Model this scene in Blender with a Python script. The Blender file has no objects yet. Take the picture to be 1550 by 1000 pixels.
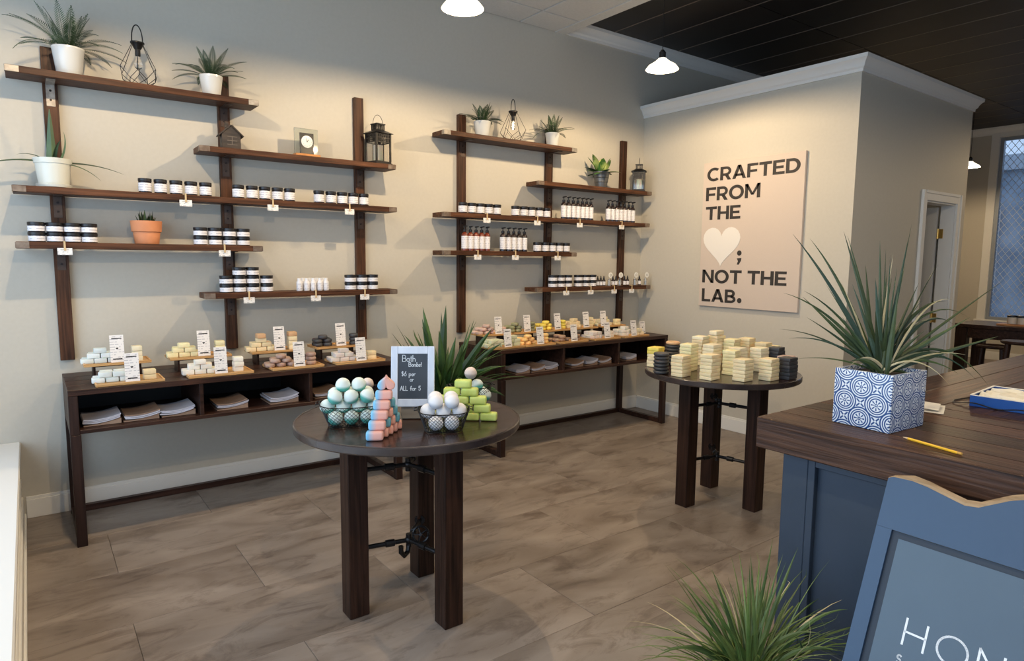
import bpy, bmesh, math, random
from mathutils import Vector, Matrix
random.seed(7)
PI = math.pi
S = bpy.context.scene
COL = S.collection
R_ = math.radians
# ------------------------------------------------------------------ camera
F = 987.96; CX, CY = 775., 500.
def _rot(y, p, r):
    f = Vector((math.sin(y)*math.cos(p), math.cos(y)*math.cos(p), math.sin(p)))
    r0 = Vector((math.cos(y), -math.sin(y), 0)); u0 = r0.cross(f)
    return r0*math.cos(r)+u0*math.sin(r), -r0*math.sin(r)+u0*math.cos(r), -f
AR, AU, AB = _rot(.6378, -.11, .0095)
CAM = Vector((-5.274, -4.829, 1.6))
cd = bpy.data.cameras.new('camera'); cam = bpy.data.objects.new('camera', cd); COL.objects.link(cam)
cd.sensor_width = 36; cd.sensor_fit = 'HORIZONTAL'; cd.lens = F/1550*36; cd.clip_start = .05
m = Matrix((AR, AU, AB)).transposed().to_4x4(); m.translation = CAM; cam.matrix_world = m
S.camera = cam
def ray(px, py): return AR*(px-CX) - AU*(py-CY) - AB*F
def at(px, py, ax, v):
    r = ray(px, py); return CAM + r*((v-CAM[ax])/r[ax])
def proj(p):
    d = Vector(p)-CAM; w = -AB.dot(d); return CX+F*AR.dot(d)/w, CY-F*AU.dot(d)/w
def X(px, y, z):   # x so that (x,y,z) lies at image column px
    k = (px-CX)/F; d = Vector((-CAM.x, y-CAM.y, z-CAM.z)); n = AR+AB*k
    return -n.dot(d)/n.x
# ------------------------------------------------------------------ exposure, world, lights
S.view_settings.view_transform = 'Standard'; S.view_settings.look = 'None'
S.view_settings.exposure = 0.15; S.view_settings.gamma = 1; S.view_settings.use_curve_mapping = False
W = bpy.data.worlds.new('world'); S.world = W; W.use_nodes = True
wn = W.node_tree.nodes; wl = W.node_tree.links
bg = wn['Background']; bg.inputs[0].default_value = (.50, .66, .90, 1); bg.inputs[1].default_value = 1.0
def area(name, loc, rot, sx, sy, power, col):
    l = bpy.data.lights.new(name, 'AREA'); l.shape = 'RECTANGLE'; l.size = sx; l.size_y = sy
    l.energy = power; l.color = col
    o = bpy.data.objects.new(name, l); o.location = loc; o.rotation_euler = rot; COL.objects.link(o); return o
# daylight entering by the shop window on the left and by the shop front behind the camera
area('window_daylight', (-6.75, -3.0, 1.95), (0, R_(-90), 0), 2.6, 5.2, 92, (.55, .76, 1.0))
area('shopfront_daylight', (-3.0, -8.3, 1.8), (R_(90), 0, 0), 5.0, 2.6, 22, (.62, .80, 1.0))
LAMPS = [(-5.0, -1.36, 3.09), (-3.08, -1.34, 3.09), (-1.17, -1.24, 3.09)]
LAMP_POWER = 76; WARM = (1.0, .76, .475)
# ------------------------------------------------------------------ mesh helpers
class M:
    def __init__(s): s.v = []; s.f = []
    def add(s, vs, fs):
        n = len(s.v); s.v += [tuple(p) for p in vs]; s.f += [tuple(i+n for i in f) for f in fs]; return s
    def box(s, x0, x1, y0, y1, z0, z1):
        return s.add([(x0,y0,z0),(x1,y0,z0),(x1,y1,z0),(x0,y1,z0),(x0,y0,z1),(x1,y0,z1),(x1,y1,z1),(x0,y1,z1)],
                     [(0,3,2,1),(4,5,6,7),(0,1,5,4),(1,2,6,5),(2,3,7,6),(3,0,4,7)])
    def prism(s, pts, fn, a, b):     # 2D outline (CCW) extruded; fn(u,v,w)->xyz
        n = len(pts)
        vs = [fn(u, v, a) for u, v in pts]+[fn(u, v, b) for u, v in pts]
        return s.add(vs, [tuple(range(n))[::-1], tuple(range(n, 2*n))]+[(i, (i+1)%n, n+(i+1)%n, n+i) for i in range(n)])
    def lathe(s, prof, n=20, c=(0,0,0), cap=True):
        b = len(s.v)
        for r, z in prof:
            for k in range(n):
                a = 2*PI*k/n; s.v.append((c[0]+r*math.cos(a), c[1]+r*math.sin(a), c[2]+z))
        for i in range(len(prof)-1):
            for k in range(n):
                k2 = (k+1)%n; s.f.append((b+i*n+k, b+i*n+k2, b+(i+1)*n+k2, b+(i+1)*n+k))
        if cap:
            s.f.append(tuple(b+k for k in range(n))[::-1]); s.f.append(tuple(b+(len(prof)-1)*n+k for k in range(n)))
        return s
    def tube(s, pts, r, n=6, close=False, cap=True):
        pts = [Vector(p) for p in pts]; N = len(pts); b = len(s.v); up = Vector((.13, .21, 1)).normalized()
        for i, p in enumerate(pts):
            a = pts[(i-1)%N] if (close or i > 0) else p; c = pts[(i+1)%N] if (close or i < N-1) else p
            t = (c-a); t = t.normalized() if t.length > 1e-9 else Vector((0,0,1))
            u = t.cross(up)
            if u.length < .05: u = t.cross(Vector((1,0,0)))
            u.normalize(); w = t.cross(u)
            rr = r[i] if isinstance(r, (list, tuple)) else r
            for k in range(n):
                g = 2*PI*k/n; s.v.append(tuple(p+u*(rr*math.cos(g))+w*(rr*math.sin(g))))
        for i in range(N if close else N-1):
            j = (i+1)%N
            for k in range(n):
                k2 = (k+1)%n; s.f.append((b+i*n+k, b+j*n+k, b+j*n+k2, b+i*n+k2))
        if cap and not close:
            s.f.append(tuple(b+k for k in range(n))); s.f.append(tuple(b+(N-1)*n+k for k in range(n))[::-1])
        return s
    def ribbon(s, pts, w, side, fold=.25):    # leaf: centre line with half widths, V-folded
        pts = [Vector(p) for p in pts]; b = len(s.v); N = len(pts)
        for i, p in enumerate(pts):
            t = (pts[min(i+1, N-1)]-pts[max(i-1, 0)]).normalized()
            sd = (Vector(side)-t*t.dot(Vector(side))).normalized(); nn = sd.cross(t)
            h = w[i]
            s.v += [tuple(p-sd*h+nn*h*fold), tuple(p), tuple(p+sd*h+nn*h*fold)]
        for i in range(N-1):
            a = b+3*i; s.f += [(a, a+1, a+4, a+3), (a+1, a+2, a+5, a+4)]
        return s
    def ball(s, c, r, n=14, m=9, sx=1, sy=1, sz=1):
        prof = []
        b = len(s.v)
        for i in range(m+1):
            t = PI*i/m
            for k in range(n):
                a = 2*PI*k/n
                s.v.append((c[0]+sx*r*math.sin(t)*math.cos(a), c[1]+sy*r*math.sin(t)*math.sin(a), c[2]-sz*r*math.cos(t)))
        for i in range(m):
            for k in range(n):
                k2 = (k+1)%n; s.f.append((b+i*n+k, b+i*n+k2, b+(i+1)*n+k2, b+(i+1)*n+k))
        return s
    def xf(s, mat, start=0):
        s.v[start:] = [tuple(mat @ Vector(p)) for p in s.v[start:]]; return s
    def mesh(s, name, mat, sharp=.6, bevel=0, seg=1):
        me = bpy.data.meshes.new(name); me.from_pydata(s.v, [], s.f); 
        if bevel:
            bm = bmesh.new(); bm.from_mesh(me)
            es = [e for e in bm.edges if len(e.link_faces) == 2 and e.calc_face_angle(0) > .5]
            bmesh.ops.bevel(bm, geom=es, offset=bevel, segments=seg, affect='EDGES', profile=.6)
            bm.to_mesh(me); bm.free()
        me.update()
        if sharp is not None:
            me.shade_smooth(); me.set_sharp_from_angle(angle=sharp)
        if mat: me.materials.append(mat)
        return me
def obj(name, mesh, parent=None, loc=(0,0,0), rz=0, kind=None):
    o = bpy.data.objects.new(name, mesh); COL.objects.link(o)
    o.location = loc; o.rotation_euler = (0, 0, rz)
    if parent: o.parent = parent
    if kind: o['kind'] = kind
    return o
def part(name, mb, mat, parent, bevel=0, seg=1, loc=(0,0,0), sharp=.6, rz=0, kind=None, label=None):
    o = obj(name, mb.mesh(name, mat, sharp, bevel, seg), parent, loc, rz, kind)
    if label: o['label'] = label
    return o
def tag(o, label, cat, group=None):
    o['label'] = label; o['category'] = cat
    if group: o['group'] = group
    return o
def thing(name, label, cat, loc=(0,0,0), rz=0, group=None):
    o = bpy.data.objects.new(name, None); COL.objects.link(o); o.empty_display_size = .05
    o.location = loc; o.rotation_euler = (0, 0, rz); return tag(o, label, cat, group)
def single(name, mb, mat, label, cat, loc=(0,0,0), rz=0, group=None, bevel=0, seg=1, sharp=.6):
    return tag(part(name, mb, mat, None, bevel, seg, loc, sharp, rz), label, cat, group)
KIDS = {}
def dup(root, loc, rz, label, group=None):
    def cp(o, par):
        c = o.copy(); COL.objects.link(c); c.parent = par
        for k in [x for x in o.children]: cp(k, c)
        return c
    c = cp(root, None); c.location = loc; c.rotation_euler = (0, 0, rz); c['label'] = label
    if group: c['group'] = group
    return c
ORD = ['first', 'second', 'third', 'fourth', 'fifth', 'sixth', 'seventh', 'eighth', 'ninth', 'tenth', 'eleventh', 'twelfth']
def lr(i, n):
    if i == 0: return 'leftmost'
    if i == n-1: return 'rightmost'
    return ORD[i]+'-from-left'
# ------------------------------------------------------------------ materials
def mat(name, col, rough=.5, metal=0, spec=.5, emit=None, es=1, col2=None, scale=6, stretch=(1,1,1), bump=0, coord='Object',
        rnd=0, detail=4, lo=.35, hi=.65, trans=0, alpha=1, sss=0, coat=0, distort=0):
    mt = bpy.data.materials.new(name); mt.use_nodes = True
    n = mt.node_tree.nodes; l = mt.node_tree.links; p = n['Principled BSDF']
    p.inputs['Base Color'].default_value = (*col, 1); p.inputs['Roughness'].default_value = rough
    p.inputs['Metallic'].default_value = metal; p.inputs['Specular IOR Level'].default_value = spec
    if trans: p.inputs['Transmission Weight'].default_value = trans
    if alpha < 1: p.inputs['Alpha'].default_value = alpha
    if coat: p.inputs['Coat Weight'].default_value = coat; p.inputs['Coat Roughness'].default_value = .15
    if sss: p.inputs['Subsurface Weight'].default_value = sss; p.inputs['Subsurface Scale'].default_value = .01
    if emit: p.inputs['Emission Color'].default_value = (*emit, 1); p.inputs['Emission Strength'].default_value = es
    if col2 or bump:
        tc = n.new('ShaderNodeTexCoord'); mp = n.new('ShaderNodeMapping'); mp.inputs['Scale'].default_value = stretch
        oi = n.new('ShaderNodeObjectInfo'); ad = n.new('ShaderNodeVectorMath'); ad.operation = 'ADD'
        ml = n.new('ShaderNodeMath'); ml.operation = 'MULTIPLY'; ml.inputs[1].default_value = 37 if rnd else 0
        l.new(oi.outputs['Random'], ml.inputs[0]); l.new(tc.outputs[coord], ad.inputs[0]); l.new(ml.outputs[0], ad.inputs[1])
        l.new(ad.outputs[0], mp.inputs['Vector'])
        ns = n.new('ShaderNodeTexNoise'); ns.inputs['Scale'].default_value = scale; ns.inputs['Detail'].default_value = detail
        ns.inputs['Distortion'].default_value = distort
        l.new(mp.outputs[0], ns.inputs['Vector'])
        if col2:
            cr = n.new('ShaderNodeValToRGB'); cr.color_ramp.elements[0].position = lo; cr.color_ramp.elements[1].position = hi
            cr.color_ramp.elements[0].color = (*col, 1); cr.color_ramp.elements[1].color = (*col2, 1)
            l.new(ns.outputs['Fac'], cr.inputs[0])
            out = cr.outputs[0]
            if rnd and rnd != 1:
                hs = n.new('ShaderNodeHueSaturation'); mr = n.new('ShaderNodeMapRange')
                mr.inputs[3].default_value = 1-rnd; mr.inputs[4].default_value = 1+rnd
                l.new(oi.outputs['Random'], mr.inputs[0]); l.new(mr.outputs[0], hs.inputs['Value']); l.new(out, hs.inputs['Color']); out = hs.outputs[0]
            l.new(out, p.inputs['Base Color'])
        if bump:
            bp = n.new('ShaderNodeBump'); bp.inputs['Strength'].default_value = bump; bp.inputs['Distance'].default_value = .01
            l.new(ns.outputs['Fac'], bp.inputs['Height']); l.new(bp.outputs[0], p.inputs['Normal'])
    return mt
def wood(name, dark, light, axis, rough=.45, scale=3, rnd=.2, lo=.3, hi=.75, bump=.15, coat=0, k=14):
    st = [k, k, k]; st[axis] = .9
    return mat(name, dark, rough, spec=.22, col2=light, scale=scale, stretch=tuple(st), bump=bump, rnd=rnd, lo=lo, hi=hi, detail=6, coat=coat, distort=.6)
WALL = mat('wall_paint', (.545, .505, .425), .75, bump=.02, scale=40, col2=(.56, .52, .44), coord='Object')
TRIM = mat('white_trim_paint', (.80, .78, .73), .4)
CEILT = mat('ceiling_tile_white', (.62, .60, .56), .9, col2=(.66, .64, .60), scale=60, bump=.15, rnd=1)
GRID = mat('ceiling_grid_metal', (.42, .41, .38), .6)
DARKC = mat('dark_ceiling_panel', (.018, .013, .011), .55, col2=(.026, .02, .016), scale=3, rnd=.3)
STRIP = mat('ceiling_joint_strip', (.17, .125, .095), .5)
SHX = wood('stained_wood_x', (.020, .0065, .003), (.140, .056, .025), 0, rough=.5, k=20)
SHY = wood('stained_wood_y', (.030, .012, .006), (.125, .055, .028), 1)
SHZ = wood('stained_wood_z', (.016, .006, .003), (.120, .050, .024), 2, rough=.5, k=20)
CONX = wood('console_wood_x', (.014, .006, .004), (.058, .026, .017), 0, rough=.4)
CONZ = wood('console_wood_z', (.013, .006, .0045), (.042, .020, .014), 2, rough=.45)
CONI = mat('console_interior_black', (.006, .005, .005), .6)
TBLT = wood('table_top_wood', (.012, .005, .0035), (.055, .024, .015), 0, rough=.25, coat=.35, k=8)
TBLE = mat('table_edge_band', (.03, .022, .022), .25, col2=(.05, .035, .03), scale=12, coat=.4)
TBLL = wood('table_leg_wood', (.010, .0045, .003), (.052, .023, .014), 2, rough=.42, k=20)
STEEL = mat('dull_steel', (.42, .38, .33), .45, .7, col2=(.26, .23, .20), scale=30, rnd=1)
PLATE = mat('brown_steel_plate', (.16, .11, .08), .45, .5, col2=(.28, .22, .17), scale=25, rnd=1)
BLACKM = mat('black_metal', (.012, .011, .011), .4, .3)
PIPE = mat('black_iron_pipe', (.022, .02, .02), .35, .7, bump=.1, scale=60)
GLASS = mat('clear_glass', (1, 1, 1), .02, trans=1)
PLANK = wood('counter_plank_wood', (.012, .006, .004), (.125, .060, .034), 0, rough=.42, rnd=.3, lo=.3, hi=.85, k=22, bump=.3)
PLANKE = wood('counter_edge_wood', (.020, .012, .012), (.11, .062, .050), 1, rough=.42, rnd=.2, lo=.3, hi=.8, k=26, bump=.4)
NAVY = mat('navy_paint', (.030, .045, .068), .42, col2=(.036, .052, .078), scale=5)
SIGNB = mat('sign_blue_paint', (.027, .060, .118), .42, col2=(.031, .068, .132), scale=3)
SIGNP = mat('sign_panel_blue', (.060, .092, .128), .38, col2=(.070, .108, .148), scale=2.2)
SIGND = mat('sign_groove_dark', (.012, .020, .035), .5)
PLY = wood('plywood_edge', (.20, .135, .075), (.36, .26, .16), 1, rough=.6, k=30)
def flat(name, c, r=.5, **k): return mat(name, c, r, **k)
WHITEC = mat('white_ceramic', (.66, .655, .62), .25, coat=.3)
CREAMC = mat('cream_glazed_ceramic', (.66, .66, .58), .3, coat=.3)
TERRA = mat('terracotta_clay', (.62, .235, .10), .7, col2=(.68, .27, .12), scale=12)
GREYC = mat('grey_metal_pot', (.10, .105, .11), .35, .5)
SOIL = mat('potting_soil', (.025, .017, .011), .95, col2=(.05, .035, .022), scale=80, bump=.5)
def leafm(name, a, b, rough=.45): return mat(name, a, rough, col2=b, scale=5, rnd=.35, spec=.4)
FERN = leafm('fern_green', (.016, .038, .014), (.042, .080, .026))
ALOE = leafm('aloe_green', (.045, .085, .045), (.08, .13, .06))
SPIKE = leafm('dark_spiky_green', (.016, .034, .012), (.055, .080, .024))
GRASS = leafm('grass_green', (.035, .072, .016), (.15, .20, .05))
DRY = mat('dry_leaf_straw', (.42, .34, .17), .6, col2=(.60, .52, .32), scale=9, rnd=.2)
BUSH = leafm('bush_green', (.016, .045, .014), (.06, .13, .03))
VARI = mat('variegated_leaf', (.05, .15, .03), .4, col2=(.60, .66, .20), scale=9, lo=.45, hi=.62, rnd=1)
JARB = mat('dark_jar_glass', (.020, .012, .012), .15, coat=.4)
AMBER = mat('amber_bottle_glass', (.16, .030, .012), .12, coat=.5)
LIDB = mat('black_plastic_lid', (.012, .011, .012), .35)
def printed(name, base=(.80, .78, .77), ink=(.30, .30, .33), sc=150, heart=False):
    mt = mat(name, base, .55); n = mt.node_tree.nodes; l = mt.node_tree.links; p = n['Principled BSDF']
    tc = n.new('ShaderNodeTexCoord'); sp = n.new('ShaderNodeSeparateXYZ'); l.new(tc.outputs['Object'], sp.inputs[0])
    w = n.new('ShaderNodeMath'); w.operation = 'MULTIPLY'; w.inputs[1].default_value = sc; l.new(sp.outputs['Z'], w.inputs[0])
    s_ = n.new('ShaderNodeMath'); s_.operation = 'SINE'; l.new(w.outputs[0], s_.inputs[0])
    g = n.new('ShaderNodeMath'); g.operation = 'GREATER_THAN'; g.inputs[1].default_value = .55; l.new(s_.outputs[0], g.inputs[0])
    ns = n.new('ShaderNodeTexNoise'); ns.inputs['Scale'].default_value = 55; ns.inputs['Detail'].default_value = 1
    mp = n.new('ShaderNodeMapping'); mp.inputs['Scale'].default_value = (1, 1, .6); l.new(tc.outputs['Object'], mp.inputs[0]); l.new(mp.outputs[0], ns.inputs['Vector'])
    g2 = n.new('ShaderNodeMath'); g2.operation = 'GREATER_THAN'; g2.inputs[1].default_value = .5; l.new(ns.outputs['Fac'], g2.inputs[0])
    mu = n.new('ShaderNodeMath'); mu.operation = 'MULTIPLY'; l.new(g.outputs[0], mu.inputs[0]); l.new(g2.outputs[0], mu.inputs[1])
    mx = n.new('ShaderNodeMix'); mx.data_type = 'RGBA'; mx.inputs[6].default_value = (*base, 1); mx.inputs[7].default_value = (*ink, 1)
    l.new(mu.outputs[0], mx.inputs[0]); l.new(mx.outputs[2], p.inputs['Base Color']); return mt
LABEL = printed('jar_label_print', (.80, .78, .79), (.52, .51, .56), 420)
TAGP = printed('price_tag_print', (.84, .82, .78), (.45, .43, .42), 500)
CARDP = printed('soap_card_print', (.84, .80, .76), (.55, .52, .52), 420)
INK = mat('black_ink', (.03, .025, .022), .7)
BAMBOO = wood('bamboo_wood', (.50, .27, .10), (.66, .40, .17), 0, rough=.4, k=10, rnd=.12)
PEG = mat('pale_peg_wood', (.62, .45, .24), .6)
def two(name, a, b, axis=2, pos=0, soft=.004, rough=.6):
    mt = mat(name, a, rough); n = mt.node_tree.nodes; l = mt.node_tree.links; p = n['Principled BSDF']
    tc = n.new('ShaderNodeTexCoord'); sp = n.new('ShaderNodeSeparateXYZ'); l.new(tc.outputs['Object'], sp.inputs[0])
    mr = n.new('ShaderNodeMapRange'); mr.inputs[1].default_value = pos-soft; mr.inputs[2].default_value = pos+soft
    l.new(sp.outputs[axis], mr.inputs[0])
    mx = n.new('ShaderNodeMix'); mx.data_type = 'RGBA'; mx.inputs[6].default_value = (*a, 1); mx.inputs[7].default_value = (*b, 1)
    l.new(mr.outputs[0], mx.inputs[0]); l.new(mx.outputs[2], p.inputs['Base Color']); return mt
# ------------------------------------------------------------------ room
ZC = 3.80
def st(name, mb, mt, parent=None, **k):
    return part(name, mb, mt, parent, kind='structure' if parent is None else None, **k)
FLOORM = mat('stone_look_tile', (.175, .134, .104), .34, col2=(.335, .278, .232), scale=1.6, stretch=(1, 2.6, 1), bump=.06, rnd=.07, detail=9, lo=.30, hi=.72, coord='Object', distort=.9)
# darker veins over the stone look
def veins(mt):
    n = mt.node_tree.nodes; l = mt.node_tree.links; p = n['Principled BSDF']
    src = p.inputs['Base Color'].links[0].from_socket; mp = [x for x in n if x.type == 'MAPPING'][0]
    v = n.new('ShaderNodeTexNoise'); v.inputs['Scale'].default_value = 2.6; v.inputs['Detail'].default_value = 12; v.inputs['Roughness'].default_value = .72; v.inputs['Distortion'].default_value = 1.4
    l.new(mp.outputs[0], v.inputs['Vector']); cr = n.new('ShaderNodeValToRGB')
    e = cr.color_ramp.elements; e[0].position = .36; e[0].color = (.62, .58, .56, 1); e[1].position = .50; e[1].color = (1, 1, 1, 1)
    l.new(v.outputs['Fac'], cr.inputs[0]); mx = n.new('ShaderNodeMix'); mx.data_type = 'RGBA'; mx.blend_type = 'MULTIPLY'; mx.inputs[0].default_value = 1
    l.new(src, mx.inputs[6]); l.new(cr.outputs[0], mx.inputs[7]); l.new(mx.outputs[2], p.inputs['Base Color'])
    rr = n.new('ShaderNodeMapRange'); rr.inputs[3].default_value = .28; rr.inputs[4].default_value = .5
    l.new(v.outputs['Fac'], rr.inputs[0]); l.new(rr.outputs[0], p.inputs['Roughness'])
veins(FLOORM)
floor = st('floor', M().box(-6.2, 7.9, -8.1, .2, -.12, -.006), mat('floor_grout', (.13, .10, .08), .8))
TW, TL = .565, 1.13
tile_me = M().box(0, TL-.0016, 0, TW-.0016, -.006, 0).mesh('floor_tile', FLOORM, bevel=.0012)
for r in range(-14, 1):
    y0 = -.555+r*TW
    if y0 < -8.1+TW*.1: continue
    off = (-3.86 if r % 2 else -3.30)
    k0 = math.ceil((-6.2-off)/TL)
    for k in range(k0-1, 11):
        x0 = off+k*TL
        a, b = max(x0, -6.2), min(x0+TL, 7.9)
        if b-a < .05: continue
        if a == x0 and b == x0+TL: obj('floor_tile', tile_me, floor, (x0, y0, 0))
        else: part('floor_tile', M().box(0, b-a-.0016, 0, TW-.0016, -.006, 0), FLOORM, floor, loc=(a, y0, 0))
st('wall_back', M().box(-6.2, 7.75, 0, .15, 0, ZC), WALL)
YB = -2.223; ZB = 3.06; XB = 2.22
st('wall_right', M().box(0, .12, YB+.12, 0, 0, ZB), WALL)
D0, D1, DH = 1.300, 1.995, 2.165
ws = st('wall_side', M().box(0, D0, YB, YB+.12, 0, ZB).box(D1, XB, YB, YB+.12, 0, ZB).box(D0, D1, YB, YB+.12, DH, ZB).box(XB-.12, XB, YB+.12, 0, 0, ZB), WALL)
st('ceiling', M().box(.0, XB, YB, 0, ZB, ZB+.03), mat('booth_ceiling_paint', (.5, .48, .44), .8))
# far wall with the tall street window
XF = 7.6
WY0, WY1, WZ0, WZ1 = -3.6, -.78, .66, 3.63
st('wall_far', M().box(XF, XF+.15, WY1+.07, 0, 0, ZC).box(XF, XF+.15, -8.0, WY0, 0, ZC).box(XF, XF+.15, WY0, WY1+.07, 0, WZ0-.02).box(XF, XF+.15, WY0, WY1+.07, WZ1+.06, ZC), WALL)
# shop front behind the camera and window wall on the left (openings only, daylight comes through them)
st('wall_front', M().box(-6.2, 7.75, -8.15, -8.0, 0, .45).box(-6.2, 7.75, -8.15, -8.0, 3.2, ZC).box(-6.2, -5.7, -8.15, -8, .45, 3.2).box(-1.0, 7.75, -8.15, -8, .45, 3.2), WALL)
st('wall_left', M().box(-6.2, -6.05, -8.0, 0, 3.25, ZC).box(-6.2, -6.05, -.35, 0, .478, 3.25).box(-6.2, -6.05, -8.0, -5.7, .478, 3.25), WALL)
wf = M()
for y in (-.37, -2.1, -3.85, -5.68): wf.box(-6.17, -6.08, y-.03, y+.03, .478, 3.25)
wf.box(-6.17, -6.08, -5.7, -.35, 3.19, 3.25); 
st('window_2', wf, TRIM)
# window ledge along the left wall
lg = st('trim_1', M().box(-6.2, -5.40, -8, 0, 0, .44), WALL)
part('window_ledge', M().box(-6.2, -5.366, -8, -.001, .44, .478), TRIM, lg, bevel=.006)
part('moulding', M().box(-5.40, -5.378, -8, -.001, .415, .44).box(-5.40, -5.385, -8, -.001, .395, .415), TRIM, lg, bevel=.003)
part('moulding', M().box(-5.40, -5.375, -8, -.001, .225, .25).box(-5.40, -5.385, -8, -.001, .20, .225), TRIM, lg, bevel=.004)
part('baseboard', M().box(-5.40, -5.372, -8, -.001, 0, .135).box(-5.40, -5.362, -8, -.001, 0, .03).box(-5.40, -5.382, -8, -.001, .135, .155), TRIM, lg, bevel=.003)
def basebd(name, p0, p1, nx, ny, h=.115, t=.016):
    # board along p0-p1, sticking out along (nx,ny)
    def seg(z0, z1, tt):
        xs = sorted((p0[0], p1[0]+nx*tt)) if nx else sorted((p0[0], p1[0]))
        ys = sorted((p0[1], p1[1]+ny*tt)) if ny else sorted((p0[1], p1[1]))
        mb.box(xs[0], xs[1], ys[0], ys[1], z0, z1)
    mb = M(); seg(0, h, t); seg(h, h+.018, t*.55)
    st(name, mb, TRIM, bevel=.002)
basebd('baseboard_back', (-5.36, -.0005), (-.0005, -.0005), 0, -1)
basebd('baseboard_right', (-.0005, YB), (-.0005, -.02), -1, 0)
basebd('baseboard_side', (-.017, YB-.0005), (1.215, YB-.0005), 0, -1)
basebd('baseboard_side', (2.08, YB-.0005), (XB, YB-.0005), 0, -1)
basebd('baseboard_far', (XF-.0005, -8), (XF-.0005, 0), -1, 0)
# crown mouldings
CP = [(0, 0), (.014, 0), (.016, .022), (.030, .035), (.036, .055), (.056, .082), (.068, .090), (.070, .118), (0, .118)]
def crown(name, path, z):   # path of (x,y, nx,ny) mitre offsets
    mb = M(); n = len(CP)
    for x, y, nx, ny in path:
        for u, v in CP: mb.v.append((x+nx*u, y+ny*u, z+v))
    for i in range(len(path)-1):
        for k in range(n):
            k2 = (k+1)%n; mb.f.append((i*n+k, (i+1)*n+k, (i+1)*n+k2, i*n+k2))
    mb.f.append(tuple(range(n))); mb.f.append(tuple((len(path)-1)*n+k for k in range(n))[::-1])
    bm_ = st(name, mb, TRIM, sharp=.4)
crown('trim_2', [(0, -.002, -1, 0), (0, YB, -1, -1), (XB, YB, 1, -1), (XB, -.002, 1, 0)], ZB)
crown('trim_3', [(-1.11, 0, 0, -1), (7.6, 0, -1, -1), (7.6, -8.0, -1, 1)], ZC-.118)
# ceilings: dropped white tile grid over the left bay, dark boards beyond
XE = -1.113; ZT = 3.675
ce = st('ceiling', M().box(-6.2, XE, -8.1, 0, ZT+.02, ZC+.1), GRID)
part('edge_panel', M().box(XE-.12, XE, -8, -.001, ZT, ZT+.02), CEILT, ce)
gx = [XE-.12, -1.65, -2.26, -2.87, -3.48, -4.09, -4.70, -5.31, -5.92, -6.2]
gy = [0, -.33]+[-.33-.61*k for k in range(1, 13)]+[-8.0]
for i in range(len(gx)-1):
    for j in range(len(gy)-1):
        part('ceiling_tile', M().box(gx[i+1]+.008, gx[i]-.008, gy[j+1]+.008, gy[j]-.008, ZT+.003, ZT+.02), CEILT, ce, bevel=.003)
ce2 = st('ceiling', M().box(XE, 7.75, -8.1, .15, ZC+.012, ZC+.11), STRIP)
x = XE+.10
while x < 7.6:
    x1 = min(x+.474, 7.62)
    for (a, b) in ((-8.1, -4.35), (-4.34, -1.32), (-1.31, .1)):
        part('ceiling_board', M().box(x+.006, x1-.006, a, b, ZC, ZC+.012), DARKC, ce2)
    if x1 < 7.6: part('joint_strip', M().box(x1-.0055, x1+.0055, -8.1, .1, ZC-.003, ZC+.0115), STRIP, ce2)
    x = x1
# door of the inner room: casing, jamb, open leaf, hinges
d = st('door_1', M().box(D1-.018, D1, YB, YB+.12, 0, DH).box(D0, D0+.018, YB, YB+.12, 0, DH).box(D0+.018, D1-.018, YB, YB+.12, DH-.018, DH), TRIM)
cas = M()
for a, b in ((D0-.085, D0+.005), (D1-.005, D1+.085)):
    cas.box(a, b, YB-.018, YB, 0, DH+.085); cas.box(a+(0 if a < D0 else .06), b-(.06 if a < D0 else 0), YB-.026, YB-.018, 0, DH+.085)
cas.box(D0+.005, D1-.005, YB-.018, YB, DH-.005, DH+.085).box(D0-.025, D1+.025, YB-.026, YB-.018, DH+.058, DH+.085)
part('door_casing', cas, TRIM, d, bevel=.003)
lf = part('door_leaf', M().box(D1-.062, D1-.024, YB+.135, YB+.82, .01, DH-.03), mat('door_leaf_paint', (.60, .58, .54), .45), d, bevel=.002)
for z in (.25, 1.05, 1.88):
    part('hinge', M().box(D1-.026, D1-.018, YB+.085, YB+.15, z-.045, z+.045).lathe([(.007, -.05), (.007, .05)], 8, (D1-.03, YB+.128, z)), mat('brass', (.75, .50, .16), .3, .9), d)
part('door_knob', M().ball((D1-.10, YB+.75, .98), .028).lathe([(.012, 0), (.012, .01)], 8, (D1-.08, YB+.75, .98)), STEEL, lf)
bl_ = thing('added_booth_light', 'round unseen light added to brighten the small inner room', 'lamp', (1.3, -1.1, ZB-.001))  # unseen lamp, added so the room behind the open door is not dark
part('diffuser', M().lathe([(.004, -.05), (.10, -.045), (.14, -.02), (.145, 0)], 24), mat('diffuser_glow', (.9, .88, .8), .5, emit=(1, .85, .65), es=9), bl_)
part('trim_ring', M().lathe([(.146, -.012), (.16, -.012), (.16, 0), (.146, 0)], 24, cap=False), STEEL, bl_)
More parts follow.
